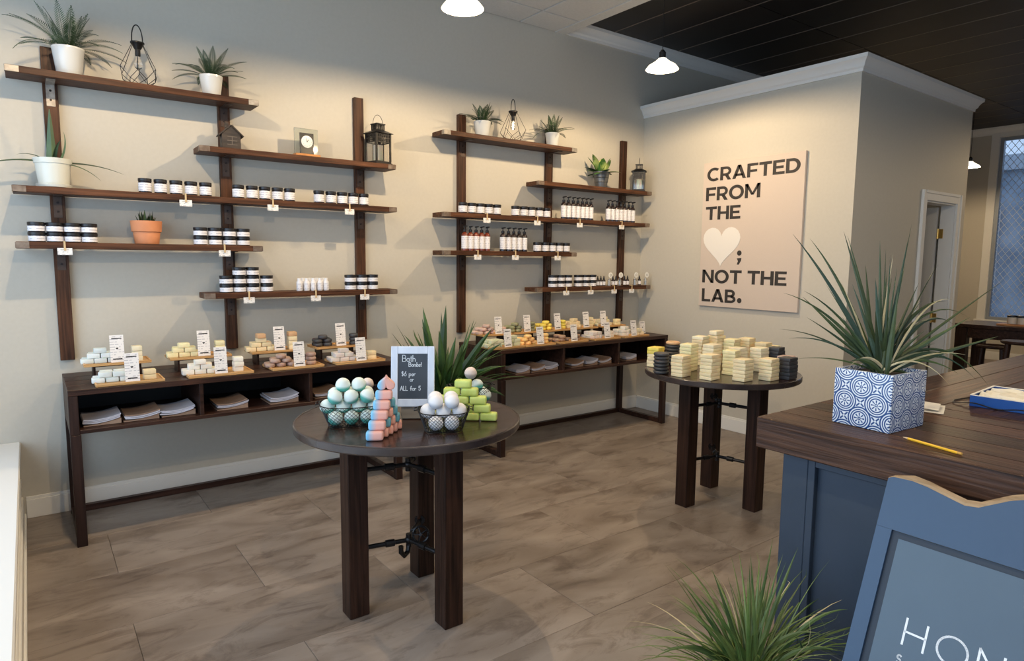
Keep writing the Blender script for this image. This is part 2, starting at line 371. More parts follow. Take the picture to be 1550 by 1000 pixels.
# ------------------------------------------------------------------ far window
w = st('window_1', M().box(XF-.02, XF+.12, WY1, WY1+.12, WZ0-.06, WZ1+.10).box(XF-.02, XF+.12, WY0-.05, WY1, WZ1, WZ1+.10).box(XF-.08, XF+.12, WY0-.1, WY1+.14, WZ0-.05, WZ0).box(XF-.0, XF+.12, WY0-.12, WY0, WZ0, WZ1+.1), TRIM, bevel=.004)
part('window_frame', M().box(XF+.02, XF+.10, WY1-.05, WY1, WZ0, WZ1).box(XF+.02, XF+.10, WY0, WY0+.05, WZ0, WZ1).box(XF+.02, XF+.10, WY0+.05, WY1-.05, WZ0, WZ0+.05).box(XF+.02, XF+.10, WY0+.05, WY1-.05, WZ1-.05, WZ1), mat('grey_window_frame', (.35, .38, .42), .4, .4), w)
part('window_pane', M().box(XF+.06, XF+.066, WY0+.05, WY1-.05, WZ0+.05, WZ1-.05), mat('window_glass', (.9, .95, 1), .03, trans=1), w)
g = M(); pit = .10; H_ = WZ1-WZ0-.12
def clipseg(y0, z0, y1, z1, a, b, c, e):
    # clip segment to the rectangle y in [a,b], z in [c,e]
    t0, t1 = 0, 1; dy, dz = y1-y0, z1-z0
    for p_, q_ in ((-dy, y0-a), (dy, b-y0), (-dz, z0-c), (dz, e-z0)):
        if abs(p_) < 1e-9:
            if q_ < 0: return None
        else:
            r_ = q_/p_
            if p_ < 0: t0 = max(t0, r_)
            else: t1 = min(t1, r_)
    return None if t0 >= t1 else (y0+dy*t0, z0+dz*t0, y0+dy*t1, z0+dz*t1)
n_ = int((WY1-WY0+H_)/pit)+2
for k in range(n_):
    for s_ in (1, -1):
        yy = WY0-H_+k*pit*1.0 if s_ > 0 else WY0+k*pit
        c_ = clipseg(yy, WZ0+.06, yy+s_*H_*.75, WZ0+.06+H_, WY0+.06, WY1-.06, WZ0+.06, WZ1-.06)
        if c_: g.tube([(XF+.035, c_[0], c_[1]), (XF+.035, c_[2], c_[3])], .0042, 4)
part('security_mesh', g, mat('grey_mesh_wire', (.62, .68, .76), .5), w)
# street outside the window
st('floor', M().box(7.9, 30, -20, 20, -.2, -.15), mat('street_asphalt', (.12, .13, .14), .8, col2=(.16, .17, .18), scale=2))
bd = thing('building', 'grey shop building across the street seen through the far window', 'building', (16, 0, -.15))
part('wall', M().box(0, 4, -9, 12, 0, 4.6), mat('grey_facade', (.16, .21, .28), .8, col2=(.36, .42, .50), scale=1.2), bd)
part('cornice', M().box(-.25, 0, -9, 12, 4.2, 4.6), mat('pale_cornice', (.42, .46, .52), .7), bd)
for y in (-5.2, -2.6, 0, 2.6, 5.2):
    f_ = part('window', M().box(-.06, 0, y-.9, y+.9, .9, 3.2), mat('pale_window_trim', (.5, .53, .58), .6), bd)
    part('pane', M().box(-.07, -.06, y-.8, y+.8, 1.0, 3.1), mat('dark_pane', (.05, .08, .11), .1), f_)
# ------------------------------------------------------------------ pendant lamps
BULB = mat('lamp_bulb_glow', (1, .9, .7), .4, emit=(1.0, .84, .58), es=60)
SHADE = mat('white_glass_shade', (.9, .88, .82), .3, emit=(1.0, .86, .62), es=2.2)
lmp_lab = ['glowing white pendant lamp at the left end of the row, over the console', 'glowing white pendant lamp hanging nearest under the white tiled ceiling', 'glowing white pendant lamp hanging under the dark ceiling by the right wall']
def pendant(loc, ztop, label, power):
    t = thing('pendant_lamp', label, 'lamp', loc, 0, 'pendant lamps')
    part('lamp_shade', M().lathe([(.030, .080), (.040, .070), (.062, .052), (.105, .026), (.125, .002), (.127, -.004), (.121, -.002), (.100, .020), (.058, .046), (.036, .062), (.028, .070)], 28, cap=False), SHADE, t)
    part('socket', M().lathe([(.018, .070), (.026, .078), (.026, .125), (.010, .145), (.004, .146)], 16), BLACKM, t)
    part('cord', M().tube([(0, 0, .14), (0, 0, ztop-loc[2]-.02)], .003, 6), BLACKM, t)
    part('canopy', M().lathe([(.002, ztop-loc[2]-.035), (.03, ztop-loc[2]-.03), (.055, ztop-loc[2]-.004), (.055, ztop-loc[2]-.001)], 20), BLACKM, t)
    part('bulb', M().lathe([(.002, .038), (.014, .040), (.021, .048), (.021, .056), (.014, .066), (.012, .071)], 16), BULB, t)
    l = bpy.data.lights.new('bulb_light', 'POINT'); l.energy = power; l.color = WARM; l.shadow_soft_size = .016
    o = bpy.data.objects.new('bulb_light', l); COL.objects.link(o); o.parent = t; o.location = (0, 0, .017)
    return t
for i, p_ in enumerate(LAMPS): pendant(p_, ZT if i < 2 else ZC, lmp_lab[i], LAMP_POWER*(.68 if i == 0 else 1))
pendant((3.4, -3.9, 3.09), ZC, 'glowing pendant lamp over the counter behind the tall plant', 60)
pendant((-4.6, -4.3, 3.09), ZT, 'added fill lamp, unseen above the viewer, near the window ledge', 82)  # unseen pendant added as warm fill for the room
pendant((-1.6, -4.6, 3.09), ZC, 'glowing pendant lamp above the counter front', 55)
p_ = at(1468, 253, 2, 2.95); pendant((p_.x, p_.y, 2.95), ZC, 'small far pendant lamp just past the corner of the inner room', 60)
# ------------------------------------------------------------------ wall shelf units
YF, YP = -.23, -.038      # shelf front, post front
PLATEW = mat('post_plate_brown', (.045, .026, .018), .4, .3, col2=(.075, .045, .032), scale=20, rnd=1)
def shelf_unit(label, posts, shelves):
    t = thing('wall_shelf_unit', label, 'shelves', (posts[0], 0, .955), 0)
    ox, oz = posts[0], .955
    bolt = mat('dark_bolt', (.03, .02, .018), .4, .6)
    for i, x in enumerate(posts):
        p = part('post', M().box(x-.037-ox, x+.037-ox, YP, -.001, 0, 2.795-oz), SHZ, t, bevel=.002)
        for (a, b, z) in shelves:
            if a < x < b:
                br = part('bracket_plate', M().box(x-.022-ox, x+.022-ox, YP-.003, YP, z-.165-oz, z-.04-oz).box(x-.022-ox, x+.022-ox, YP-.15, YP-.003, z-.0425-oz, z-.0385-oz), STEEL if i == 0 and z > 2.5 and posts[0] < -4 else PLATEW, p, bevel=.0008)
                for dz in (.075, .128):
                    bb = M().lathe([(.007, 0), (.006, .004)], 8); bb.xf(Matrix.Rotation(R_(90), 4, 'X'))
                    part('bolt', bb, bolt, p, loc=(x-ox, YP-.003, z-dz-oz))
    for (a, b, z) in shelves:
        s = part('shelf', M().box(a-ox, b-ox, YF, YP-.004, z-.038-oz, z-oz), SHX, t, bevel=.0025)
        for e in (0, 1):
            x0 = (a if e == 0 else b-.062)-ox; x1 = x0+.062
            xo = a-.0025-ox if e == 0 else b-ox
            part('corner_plate', M().box(x0, x1, YF-.0028, YF-.0002, z-.036-oz, z-.002-oz).box(xo, xo+.0025, YF-.0028, YF+.03, z-.036-oz, z-.002-oz), STEEL if z > 2.5 or i == 0 else PLATE, s, bevel=.0006)
    return t
shelf_unit('large dark wooden wall shelf unit with five staggered boards, on the left', [-5.105, -4.15, -3.185],
    [(-5.31, -3.977, 2.625), (-4.35, -2.98, 2.298), (-5.315, -2.975, 1.98), (-5.318, -3.98, 1.668), (-4.352, -2.978, 1.355)])
shelf_unit('dark wooden wall shelf unit on the right, carrying pump bottles, next to the corner', [-2.262, -1.302, -.318],
    [(-2.556, -1.14, 2.612), (-1.585, -.112, 2.288), (-2.557, -.128, 1.968), (-2.557, -1.12, 1.66), (-1.588, -.086, 1.337)])
Z1, Z2, Z3, Z4, Z5 = 2.625, 2.298, 1.98, 1.668, 1.355
Q1, Q2, Q3, Q4, Q5 = 2.612, 2.288, 1.968, 1.66, 1.337
# ------------------------------------------------------------------ console tables
CT = .875
def console(label, x0, x1):
    t = thing('console_table', label, 'table', ((x0+x1)/2, -.345, 0))
    a, b = -(x1-x0)/2, (x1-x0)/2; f, k = -.325, .31
    for i, (u, v) in enumerate(((f, f+.155), (f+.157, f+.312), (f+.314, f+.469), (f+.471, k))):
        part('top_plank', M().box(a, b, u, v, CT-.032, CT), CONX, t, bevel=.0025)
    zb = .652
    part('bottom_shelf', M().box(a+.045, b-.045, f+.004, k-.02, zb-.022, zb), CONX, t, bevel=.002)
    part('back_panel', M().box(a+.045, b-.045, k-.019, k-.004, zb-.02, CT-.033), CONI, t)
    for x in (a, b-.045): part('end_panel', M().box(x, x+.045, f+.002, k-.004, zb-.024, CT-.0325), CONZ, t, bevel=.002)
    for j in (1, 2):
        x = a+(b-a)*j/3; part('divider', M().box(x-.011, x+.011, f+.006, k-.02, zb+.0005, CT-.0325), CONX, t, bevel=.0015)
    for x in (a, b-.05):
        for y in (f+.002, k-.052): part('leg', M().box(x, x+.05, y, y+.05, 0, zb-.0245), CONZ, t, bevel=.002)
        part('floor_rail', M().box(x+.002, x+.048, f+.0525, k-.0525, .001, .045), CONX, t, bevel=.002)
    part('floor_rail', M().box(a+.0505, b-.0505, k-.045, k-.005, .001, .04), CONX, t, bevel=.002)
    return t
LX0, LX1, RX0, RX1 = -5.14, -3.165, -2.295, -.30
console('long dark console table with open cubbies below the left shelf unit', LX0, LX1)
console('long dark console table with open cubbies in the corner, below the right shelf unit', RX0, RX1)
# folded paper bag stacks in the cubbies
BAGW = mat('white_lilac_paper', (.66, .60, .62), .5, col2=(.74, .70, .74), scale=8, rnd=.05)
BAGK = mat('brown_kraft_paper', (.34, .20, .125), .7, col2=(.42, .26, .17), scale=8, rnd=.1)
def bagstack(name_label, xc, w=.18, n=4, seed=0):
    rg = random.Random(seed); zb = .652
    t = thing('paper_bag_stack', name_label, 'paper bags', (xc, -.50, zb), 0, 'paper bag stacks in the console cubbies')
    for i in range(n):
        mb = M(); N = 9; th = .0062; top = []; z0 = .0012+i*.0083
        dx = rg.uniform(-.006, .006); dy = rg.uniform(-.008, .004)
        for s_ in range(N):
            u = s_/(N-1); xx = (u-.5)*w+dx; zz = z0+.026*(u**2.2)+.010*((1-u)**3) if i else z0+.024*(u**2.2)
            if i == 0: top.append((xx, z0, zz+th))
            else: top.append((xx, zz, zz+th))
        for (xx, za, zc) in top:
            mb.v += [(xx, -.105+dy, za), (xx, .115+dy, za), (xx, .115+dy, zc), (xx, -.105+dy, zc)]
        for s_ in range(N-1):
            q = 4*s_
            for k in range(4): k2 = (k+1)%4; mb.f.append((q+k, q+k2, q+4+k2, q+4+k))
        mb.f.append((3, 2, 1, 0)); mb.f.append(tuple(4*(N-1)+k for k in range(4)))
        part('paper_bag', mb, BAGK if i == 0 or (i == n-1 and seed % 2) else BAGW, t)
lb = [((125+181)/2, 'in the leftmost cubby, by the end leg'), (214, 'second in the leftmost cubby, left console'), (267, 'at the right of the leftmost cubby, left console'), (350, 'at the left of the middle cubby, left console'), (427, 'at the right of the middle cubby, left console'), (492, 'in the last cubby of the left console, behind the round table')]
for i, (px, w_) in enumerate(lb): bagstack('folded paper bag stack '+w_, X(px, -.55, .66), seed=i)
rb = [(785, 'leftmost in the first cubby'), (809, 'middle of the first cubby'), (829, 'at the right of the first cubby'), (868, 'leftmost in the middle cubby'), (890, 'middle of the middle cubby'), (909, 'at the right of the middle cubby'), (949, 'in the last cubby')]
for i, (px, w_) in enumerate(rb): bagstack('folded paper bags '+w_+', corner console', X(px, -.55, .66), w=.142, seed=i+10)
# ------------------------------------------------------------------ jars and bottles on the shelves
def jar_big():
    t = thing('cosmetic_jar', '', 'jar')
    part('jar_body', M().lathe([(.033, 0), (.0365, .004), (.0365, .066), (.033, .069)], 18), JARB, t)
    part('label', M().lathe([(.0369, .010), (.0369, .060)], 18, cap=False), LABEL, t)
    part('lid', M().lathe([(.0365, .0692), (.038, .071), (.038, .086), (.036, .088)], 18), LIDB, t)
    return t
def jar_small():
    t = thing('cosmetic_jar', '', 'jar')
    part('jar_body', M().lathe([(.038, 0), (.0415, .003), (.0415, .037), (.038, .0385)], 18), JARB, t)
    part('label', M().lathe([(.0419, .005), (.0419, .034)], 18, cap=False), LABEL, t)
    part('lid', M().lathe([(.0415, .0387), (.043, .040), (.043, .0545), (.041, .056)], 18), LIDB, t)
    return t
def pump_bottle(glass):
    t = thing('pump_bottle', '', 'bottle')
    part('bottle_body', M().lathe([(.024, 0), (.0265, .003), (.0265, .130), (.023, .142), (.013, .152), (.011, .155)], 18), glass, t)
    part('label', M().lathe([(.0269, .018), (.0269, .122)], 18, cap=False), LABEL, t)
    pm = M().lathe([(.0135, .155), (.0145, .157), (.0145, .174), (.008, .178), (.0045, .180), (.0045, .196)], 12)
    pm.prism([(-.012, -.005), (.012, -.007), (.013, .004), (-.034, .007), (-.036, -.001)], lambda u, v, w: (u, w, .200+v), -.006, .006)
    part('pump', pm, LIDB, t)
    return t
def small_bottle():
    t = thing('dropper_bottle', '', 'bottle')
    part('bottle_body', M().lathe([(.015, 0), (.0165, .003), (.0165, .055), (.012, .064), (.007, .067)], 14), JARB, t)
    part('label', M().lathe([(.0169, .010), (.0169, .046)], 14, cap=False), LABEL, t)
    part('dropper_cap', M().lathe([(.009, .067), (.009, .082), (.006, .084), (.0055, .096), (.002, .101)], 12), LIDB, t)
    return t
def white_tube():
    t = thing('white_bottle', '', 'bottle')
    part('bottle_body', M().lathe([(.019, 0), (.021, .003), (.021, .062), (.017, .070)], 16), mat('white_plastic', (.80, .78, .78), .3), t)
    part('label', M().lathe([(.0213, .012), (.0213, .052)], 16, cap=False), LABEL, t)
    part('cap', M().lathe([(.013, .070), (.014, .071), (.014, .088), (.012, .090)], 14), mat('white_cap', (.85, .83, .82), .35), t)
    return t
PROTO = {}
def put(kind, make, loc, label, group, rz=0):
    if kind not in PROTO:
        t = make(); t.location = loc; t.rotation_euler = (0, 0, rz); t['label'] = label; t['group'] = group; PROTO[kind] = t; return t
    return dup(PROTO[kind], loc, rz, label, group)
def row(kind, make, pxs, y, z, what, where, group, rz=0):
    for i, px in enumerate(pxs):
        put(kind, make, (X(px, y, z), y, z), '%s, %s, %s' % (what, lr(i, len(pxs)), where), group, rz)
YJ = -.175
row('jb', jar_big, [220, 243.5, 267, 289.5, 311.5], YJ, Z3, 'black-lidded white-label jar', 'beside the white aloe pot', 'jars on the long left shelf')
row('jb', jar_big, [361, 381.6, 401, 420, 438.5], YJ, Z3, 'black-lidded white-label jar', 'in the middle of the long shelf', 'jars on the long left shelf')
row('jb', jar_big, [483, 501, 518, 534.5, 550.5], YJ, Z3, 'black-lidded white-label jar', 'at the right end of the long shelf', 'jars on the long left shelf')
def stacks(pxs, hs, y, z, where, group):
    for i, px in enumerate(pxs):
        for k in range(hs[i]):
            lv = {0: 'bottom', hs[i]-1: 'top'}.get(k, 'middle')
            put('js', jar_small, (X(px, y, z), y, z+k*.0565), '%s low jar, %s stack, %s' % (lv, lr(i, len(pxs)), where), group)
stacks([56.5, 84, 110.5, 136], [2]*4, YJ, Z4, 'left of the terracotta pot', 'low stacked jars on the left unit')
stacks([304, 326, 347.5, 368.5], [2]*4, YJ, Z4, 'right of the terracotta pot', 'low stacked jars on the left unit')
stacks([343, 363, 383, 404], [2, 3, 3, 2], YJ, Z5, 'at the left of the lowest left shelf', 'low stacked jars on the left unit')
stacks([530.5, 547.5, 564], [2]*3, YJ, Z5, 'at the right of the lowest left shelf', 'low stacked jars on the left unit')
row('wt', white_tube, [453.5, 464.5, 474.5, 484.5, 493.6], YJ, Z5, 'small white bottle', 'on the lowest left shelf', 'white bottles on the lowest left shelf')
row('wt', white_tube, [459, 469.5, 479.8, 489.5], YJ+.06, Z5, 'small white bottle', 'hidden behind the front white bottles', 'white bottles on the lowest left shelf')
row('jb', jar_big, [700.5, 714, 727, 739.5, 752], YJ, Q3, 'white-label jar', 'at the left of the corner unit third shelf', 'jars on the right unit')
row('jb', jar_big, [780, 792.5, 804, 816, 827], YJ, Q3, 'white-label jar', 'just left of the pump bottles', 'jars on the right unit')
row('jb', jar_big, [813, 824.8, 835.5, 846, 856.5], YJ, Q4, 'white-label jar', 'at the right end of the amber bottle shelf', 'jars on the right unit')
row('pb', lambda: pump_bottle(JARB), [853, 860, 867.4, 874.2, 881.2, 887.6, 893.8], YJ, Q3, 'black pump bottle', 'under the grey plant pot', 'black pump bottles', R_(90))
row('pb', None, [920.5, 926.8, 933.2, 939.2, 945.2, 951.2, 957], YJ, Q3, 'black pump bottle', 'under the small lantern', 'black pump bottles', R_(90))
row('pb', None, [761, 769.5, 777.5, 785.5, 793.5], YJ, Q4, 'black pump bottle', 'right of the amber bottles', 'black pump bottles', R_(90))
row('pa', lambda: pump_bottle(AMBER), [703.2, 712, 720.6, 729, 737.3], YJ, Q4, 'red-amber pump bottle', 'left of the black bottles', 'amber pump bottles', R_(90))
stacks([836.5, 848, 859.2], [2]*3, YJ, Q5, 'at the left of the lowest right shelf', 'low stacked jars on the right unit')
stacks([875, 885.7, 896], [2]*3, YJ, Q5, 'in the middle of the lowest right shelf', 'low stacked jars on the right unit')
row('sb', small_bottle, [904.5, 909.2, 913.8, 927.5, 932, 945, 949.6, 967.5], YJ, Q5, 'small black dropper bottle', 'along the lowest right shelf', 'dropper bottles on the lowest right shelf')
def disc_jar():
    t = thing('glass_jar', '', 'jar')
    part('jar_body', M().lathe([(.017, 0), (.0195, .003), (.0195, .058), (.015, .064), (.015, .072), (.013, .072), (.013, .006), (.002, .005)], 16), GLASS, t)
    part('contents', M().lathe([(.012, .0065), (.012, .050)], 12), mat('pale_bath_salt', (.62, .60, .56), .7), t)
    dm = M(); s0 = len(dm.v); dm.lathe([(.002, -.002), (.028, -.002), (.0285, 0), (.028, .002), (.002, .002)], 20)
    dm.xf(Matrix.Translation((0, -.017, .106)) @ Matrix.Rotation(R_(90), 4, 'X'), s0)
    dd = part('round_tag', dm, mat('white_round_card', (.84, .82, .76), .5), t)
    ri = M(); s0 = len(ri.v)
    for k in range(16):
        a0, a1 = 2*PI*k/16, 2*PI*(k+1)/16
        ri.add([(.012*math.cos(a0), .012*math.sin(a0), 0), (.012*math.cos(a1), .012*math.sin(a1), 0), (.009*math.cos(a1), .009*math.sin(a1), 0), (.009*math.cos(a0), .009*math.sin(a0), 0)], [(0, 1, 2, 3)])
    ri.xf(Matrix.Translation((0, -.0196, .106)) @ Matrix.Rotation(R_(90), 4, 'X'), s0)
    part('printed_ring', ri, INK, dd)
    part('stem', M().tube([(0, -.0135, .066), (0, -.0142, .084)], .0015, 6), PEG, t)
    return t
row('dj', disc_jar, [922, 937.5, 960.6, 976.8], YJ-.005, Q5, 'clear jar with round white tag', 'along the lowest right shelf', 'glass jars with round tags')
# price tags pegged to the shelf fronts
def price_tag():
    t = thing('price_tag', '', 'tag')
    part('card', M().box(-.036, .036, -.0035, -.0015, -.052, -.012), TAGP, t)
    part('peg', M().box(-.005, .005, -.0095, -.0037, -.028, .022).box(-.005, .005, -.0095, .022, .022, .028), PEG, t, bevel=.001)
    return t
tags = [(281, Z3, 'under the jars beside the aloe pot'), (413, Z3, 'under the middle jars of the long left shelf'), (529, Z3, 'under the right end jars of the long left shelf'),
 (98, Z4, 'under the stacked jars at far left'), (340, Z4, 'under the stacked jars right of the terracotta pot'), (377, Z5, 'under the pyramid of jars on the lowest left shelf'),
 (478, Z5, 'under the small white bottles'), (552, Z5, 'under the stacked jars at the right of the lowest left shelf'),
 (737, Q3, 'under the leftmost jars of the corner unit'), (813.3, Q3, 'under the jars left of the black pump bottles'), (877.5, Q3, 'under the black pump bottles beneath the grey pot'),
 (941, Q3, 'under the black pump bottles beneath the small lantern'), (723, Q4, 'under the red-amber bottles'), (780, Q4, 'under the black bottles beside the amber ones'),
 (844, Q4, 'under the jars beside the lower black bottles'), (857, Q5, 'under the leftmost stacked jars of the lowest right shelf'), (894, Q5, 'under the middle stacked jars of the lowest right shelf'),
 (929.5, Q5, 'under the small dropper bottles, lowest right shelf'), (956, Q5, 'at the right end of the lowest right shelf')]
for px, z, w_ in tags:
    # hangs from the front edge of the board, its peg gripping the top
    x = X(px, YF-.005, z-.03)
    put('pt', price_tag, (x, YF-.0035, z-.021), 'white price tag clipped '+w_, 'price tags on the shelf fronts')
# fix: peg top sits on the board
# ------------------------------------------------------------------ shelf plants
def leaf_pts(L, az, el, droop, n=8, x0=0, y0=0, z0=0, curl=0):
    pts = []; x, y, z = x0, y0, z0; e = el
    for i in range(n):
        pts.append((x, y, z)); s_ = L/(n-1)
        x += math.cos(e)*math.cos(az)*s_; y += math.cos(e)*math.sin(az)*s_; z += math.sin(e)*s_
        e -= droop/(n-1); az += curl/(n-1)
    return pts
def blade(L, w, az, el, droop, mt, parent, name='leaf', n=8, base=(0, 0, 0), fold=.35, curl=0, prof=None, ymax=None, zmin=None):
    pts = leaf_pts(L, az, el, droop, n, *base, curl=curl)
    if ymax is not None: pts = [(a, min(b, ymax), c) for a, b, c in pts]
    if zmin is not None: pts = [(a, b, max(c, zmin)) for a, b, c in pts]
    ws = [w*(prof(i/(n-1)) if prof else max(.03, (.55+.45*math.sin(PI*min(1, i/(n-1)*1.6)))*(1-(i/(n-1))**2.2))) for i in range(n)]
    side = (-math.sin(az), math.cos(az), 0)
    return part(name, M().ribbon(pts, ws, side, fold), mt, parent, sharp=None)
def pot_white(t, r, h, ribs=True, m_=None):
    part('pot', M().lathe([(r*.74, 0), (r*.76, .002), (r*.98, h-.012), (r, h-.010), (r, h), (r*.93, h), (r*.92, h-.02), (r*.05, h-.021)], 28), m_ or WHITEC, t)
def fern(label, x, y, z, r, h, n, L, seed, group='potted ferns on the top shelves'):
    rg = random.Random(seed); t = thing('potted_fern', label, 'plant', (x, y, z), 0, group)
    pot_white(t, r, h); part('soil', M().lathe([(.002, 0), (r*.91, 0), (r*.91, .004), (.002, .006)], 20, (0, 0, h-.0195)), SOIL, t)
    n = int(n*1.6)
    for i in range(n):
        az = 2*PI*(i+rg.uniform(-.3, .3))/n
        inner = i % 3 == 0
        el = rg.uniform(1.1, 1.45) if inner else rg.uniform(.35, .95); l_ = L*rg.uniform(.75, 1.1)*(.85 if inner else 1)
        dr = rg.uniform(.1, .5) if inner else rg.uniform(.7, 1.4)
        pts = [Vector(p) for p in leaf_pts(l_, az, el, dr, 14, r*.25*math.cos(az), r*.25*math.sin(az), h-.013)]
        pts = [Vector((p.x, min(p.y, -y-.048), p.z)) for p in pts]
        mb = M().tube(pts, .0014, 4)
        sd = Vector((-math.sin(az), math.cos(az), 0))
        for k in range(1, 14):
            u = k/13; w = r*.42*math.sin(PI*min(.97, .12+u*.86))**.8
            t_ = (pts[min(k+1, 13)]-pts[k-1]).normalized()
            for q in range(2):
                pk = pts[k-1].lerp(pts[k], q*.5+.25)
                for s_ in (1, -1):
                    tip = pk+sd*s_*w+t_*w*.75; 
                    if tip.y > -y-.044: tip.y = -y-.044
                    wd = t_*.0032; b_ = len(mb.v)
                    mid = pk.lerp(tip, .5); mb.v += [tuple(pk), tuple(mid+wd), tuple(tip), tuple(mid-wd)]; mb.f.append((b_, b_+1, b_+2, b_+3))
        part('frond', mb, FERN, t, sharp=None)
    return t
yP = -.14
fern('largest spreading fern in a tall white pot, top left shelf', X(104, yP, Z1+.08), yP, Z1, .082, .155, 17, .30, 3)
fern('spiky fern in a white pot, right of the wire lantern on the top left shelf', X(320, yP, Z1+.06), yP, Z1, .070, .128, 15, .26, 5)
fern('fern in a white pot at the left of the top right shelf', X(730, yP, Q1+.06), yP, Q1, .072, .125, 16, .20, 8)
fern('small fern in a slim white pot at the right of the top right shelf', X(836, yP, Q1+.06), yP, Q1, .066, .120, 14, .23, 12)
# aloe
ax_ = X(81, yP, Z3+.08)
t = thing('potted_aloe', 'aloe with long drooping leaves in a cream pot on the long left shelf', 'plant', (ax_, yP, Z3))
part('saucer', M().lathe([(.074, 0), (.084, .003), (.089, .018), (.085, .020), (.078, .006)], 28), CREAMC, t)
part('pot', M().lathe([(.066, .0062), (.074, .010), (.088, .135), (.093, .137), (.097, .165), (.089, .165), (.087, .145), (.003, .144)], 28), CREAMC, t)
part('soil', M().lathe([(.002, .1445), (.086, .1445), (.086, .149), (.002, .151)], 20), SOIL, t)
for (L, w, azd, el, dr, cu) in ((.30, .028, 95, 1.62, -.05, 0), (.19, .022, 10, 1.0, -.75, 0), (.36, .020, 182, .15, .75, 0), (.34, .018, -5, .12, .55, 0), (.25, .016, -20, .0, .9, 0), (.16, .012, 175, .75, 1.2, 0), (.22, .013, -80, .9, .9, 0)):
    blade(L, w, R_(azd), el, dr, ALOE, t, n=12, base=(.02*math.cos(R_(azd)), .02*math.sin(R_(azd)), .147), fold=.5, curl=cu, prof=lambda u: max(.06, (1-u)**.7), ymax=-yP-.046)
# terracotta pot with small succulent
x_ = X(222, yP, Z4+.07); t = thing('terracotta_planter', 'small succulent in an orange terracotta pot on the fourth left shelf', 'plant', (x_, yP, Z4))
part('pot', M().lathe([(.066, 0), (.068, .003), (.076, .072), (.0755, .073), (.084, .076), (.089, .142), (.082, .142), (.080, .124), (.003, .123)], 28), TERRA, t)
part('soil', M().lathe([(.002, .1235), (.079, .1235), (.079, .128), (.002, .132)], 20), SOIL, t)
rg = random.Random(4)
for i in range(22):
    a = rg.uniform(0, 2*PI); blade(rg.uniform(.05, .085), .008, a, rg.uniform(.75, 1.5), -.15, SPIKE, t, n=5, base=(.035*math.cos(a)*rg.random(), .035*math.sin(a)*rg.random(), .128), fold=.6, prof=lambda u: max(.08, math.sin(PI*(.25+.75*u)))) 
# grey pot with variegated leaves
x_ = X(910, -.15, Q2+.08); t = thing('variegated_plant', 'bright yellow-green variegated plant in a ribbed grey metal pot', 'plant', (x_, -.15, Q2))
part('pot', M().lathe([(.052, 0), (.055, .003), (.062, .05), (.066, .054), (.065, .06), (.070, .09), (.074, .094), (.073, .10), (.078, .135), (.084, .142), (.084, .150), (.076, .150), (.072, .13), (.003, .129)], 28), GREYC, t)
part('soil', M().lathe([(.002, .1295), (.071, .1295), (.070, .135), (.002, .138)], 20), SOIL, t)
for i in range(20):
    a = 2*PI*i/20*2.6; inn = i < 8
    blade(rg.uniform(.15, .21) if inn else rg.uniform(.14, .19), .040 if inn else .028, a, rg.uniform(.95, 1.4) if inn else rg.uniform(.1, .6), .5 if inn else .7, VARI if inn or i % 3 == 0 else BUSH, t, n=8, base=(.015*math.cos(a), .015*math.sin(a), .136), fold=.25, prof=lambda u: max(.05, math.sin(PI*(.08+.9*u))**.8), ymax=.135)
# ------------------------------------------------------------------ lanterns, clock, house
def wire_lantern(label, x, y, z, R, H, lit):
    t = thing('wire_lantern', label, 'lantern', (x, y, z), R_(20), 'geometric wire lanterns')
    n = 6; tz, mz, bz = H*.70, H*.22, .003
    top = [(R*.28*math.cos(2*PI*k/n), R*.28*math.sin(2*PI*k/n), tz) for k in range(n)]
    mid = [(R*math.cos(2*PI*k/n), R*math.sin(2*PI*k/n), mz+(.018 if k % 2 else -.006)) for k in range(n)]
    low = [(R*.80*math.cos(2*PI*(k+.5)/n), R*.80*math.sin(2*PI*(k+.5)/n), H*.085) for k in range(n)]
    bot = [(R*.52*math.cos(2*PI*k/n), R*.52*math.sin(2*PI*k/n), bz) for k in range(n)]
    mb = M(); r = .0019
    for k in range(n):
        k2 = (k+1)%n
        for a, b in ((top[k], mid[k]), (mid[k], low[k]), (low[k], mid[k2]), (low[k], bot[k]), (low[k], bot[k2]), (bot[k], bot[k2])): mb.tube([a, b], r, 5)
    part('wire_cage', mb, BLACKM, t)
    part('cap', M().lathe([(.016, tz-.035), (R*.20, tz-.028), (R*.30, tz-.004), (R*.36, tz), (R*.36, tz+.008), (.002, tz+.009)], 18), BLACKM, t)
    part('socket', M().lathe([(.012, tz-.075), (.015, tz-.07), (.015, tz-.0355)], 12), BLACKM, t)
    hp = [(R*.30*math.cos(a), 0, tz+.008+H*.285*math.sin(a)**.8 if math.sin(a) > 0 else tz+.008) for a in [PI*i/16 for i in range(17)]]
    part('handle', M().tube(hp, .0035, 6), BLACKM, t)
    part('bulb', M().lathe([(.008, tz-.150), (.018, tz-.142), (.024, tz-.125), (.022, tz-.105), (.012, tz-.085), (.010, tz-.0755)], 16), GLASS, t)
    if lit:
        part('filament', M().tube([(.004*math.cos(k*1.6), .004*math.sin(k*1.6), tz-.142+.0045*k) for k in range(13)], .0016, 5), mat('filament_glow', (1, .8, .5), .5, emit=(1, .82, .55), es=40), t)
    else:
        part('filament', M().tube([(.003*math.cos(k*1.6), .003*math.sin(k*1.6), tz-.142+.0045*k) for k in range(13)], .0012, 5), mat('unlit_filament', (.55, .45, .3), .3, .6), t)
wire_lantern('black geometric wire lantern between the two ferns, top left shelf', X(210, -.15, Z1+.1), -.145, Z1, .108, .355, False)
wire_lantern('lit geometric wire lantern between the two small ferns, top right shelf', X(777, -.15, Q1+.1), -.145, Q1, .112, .35, True)
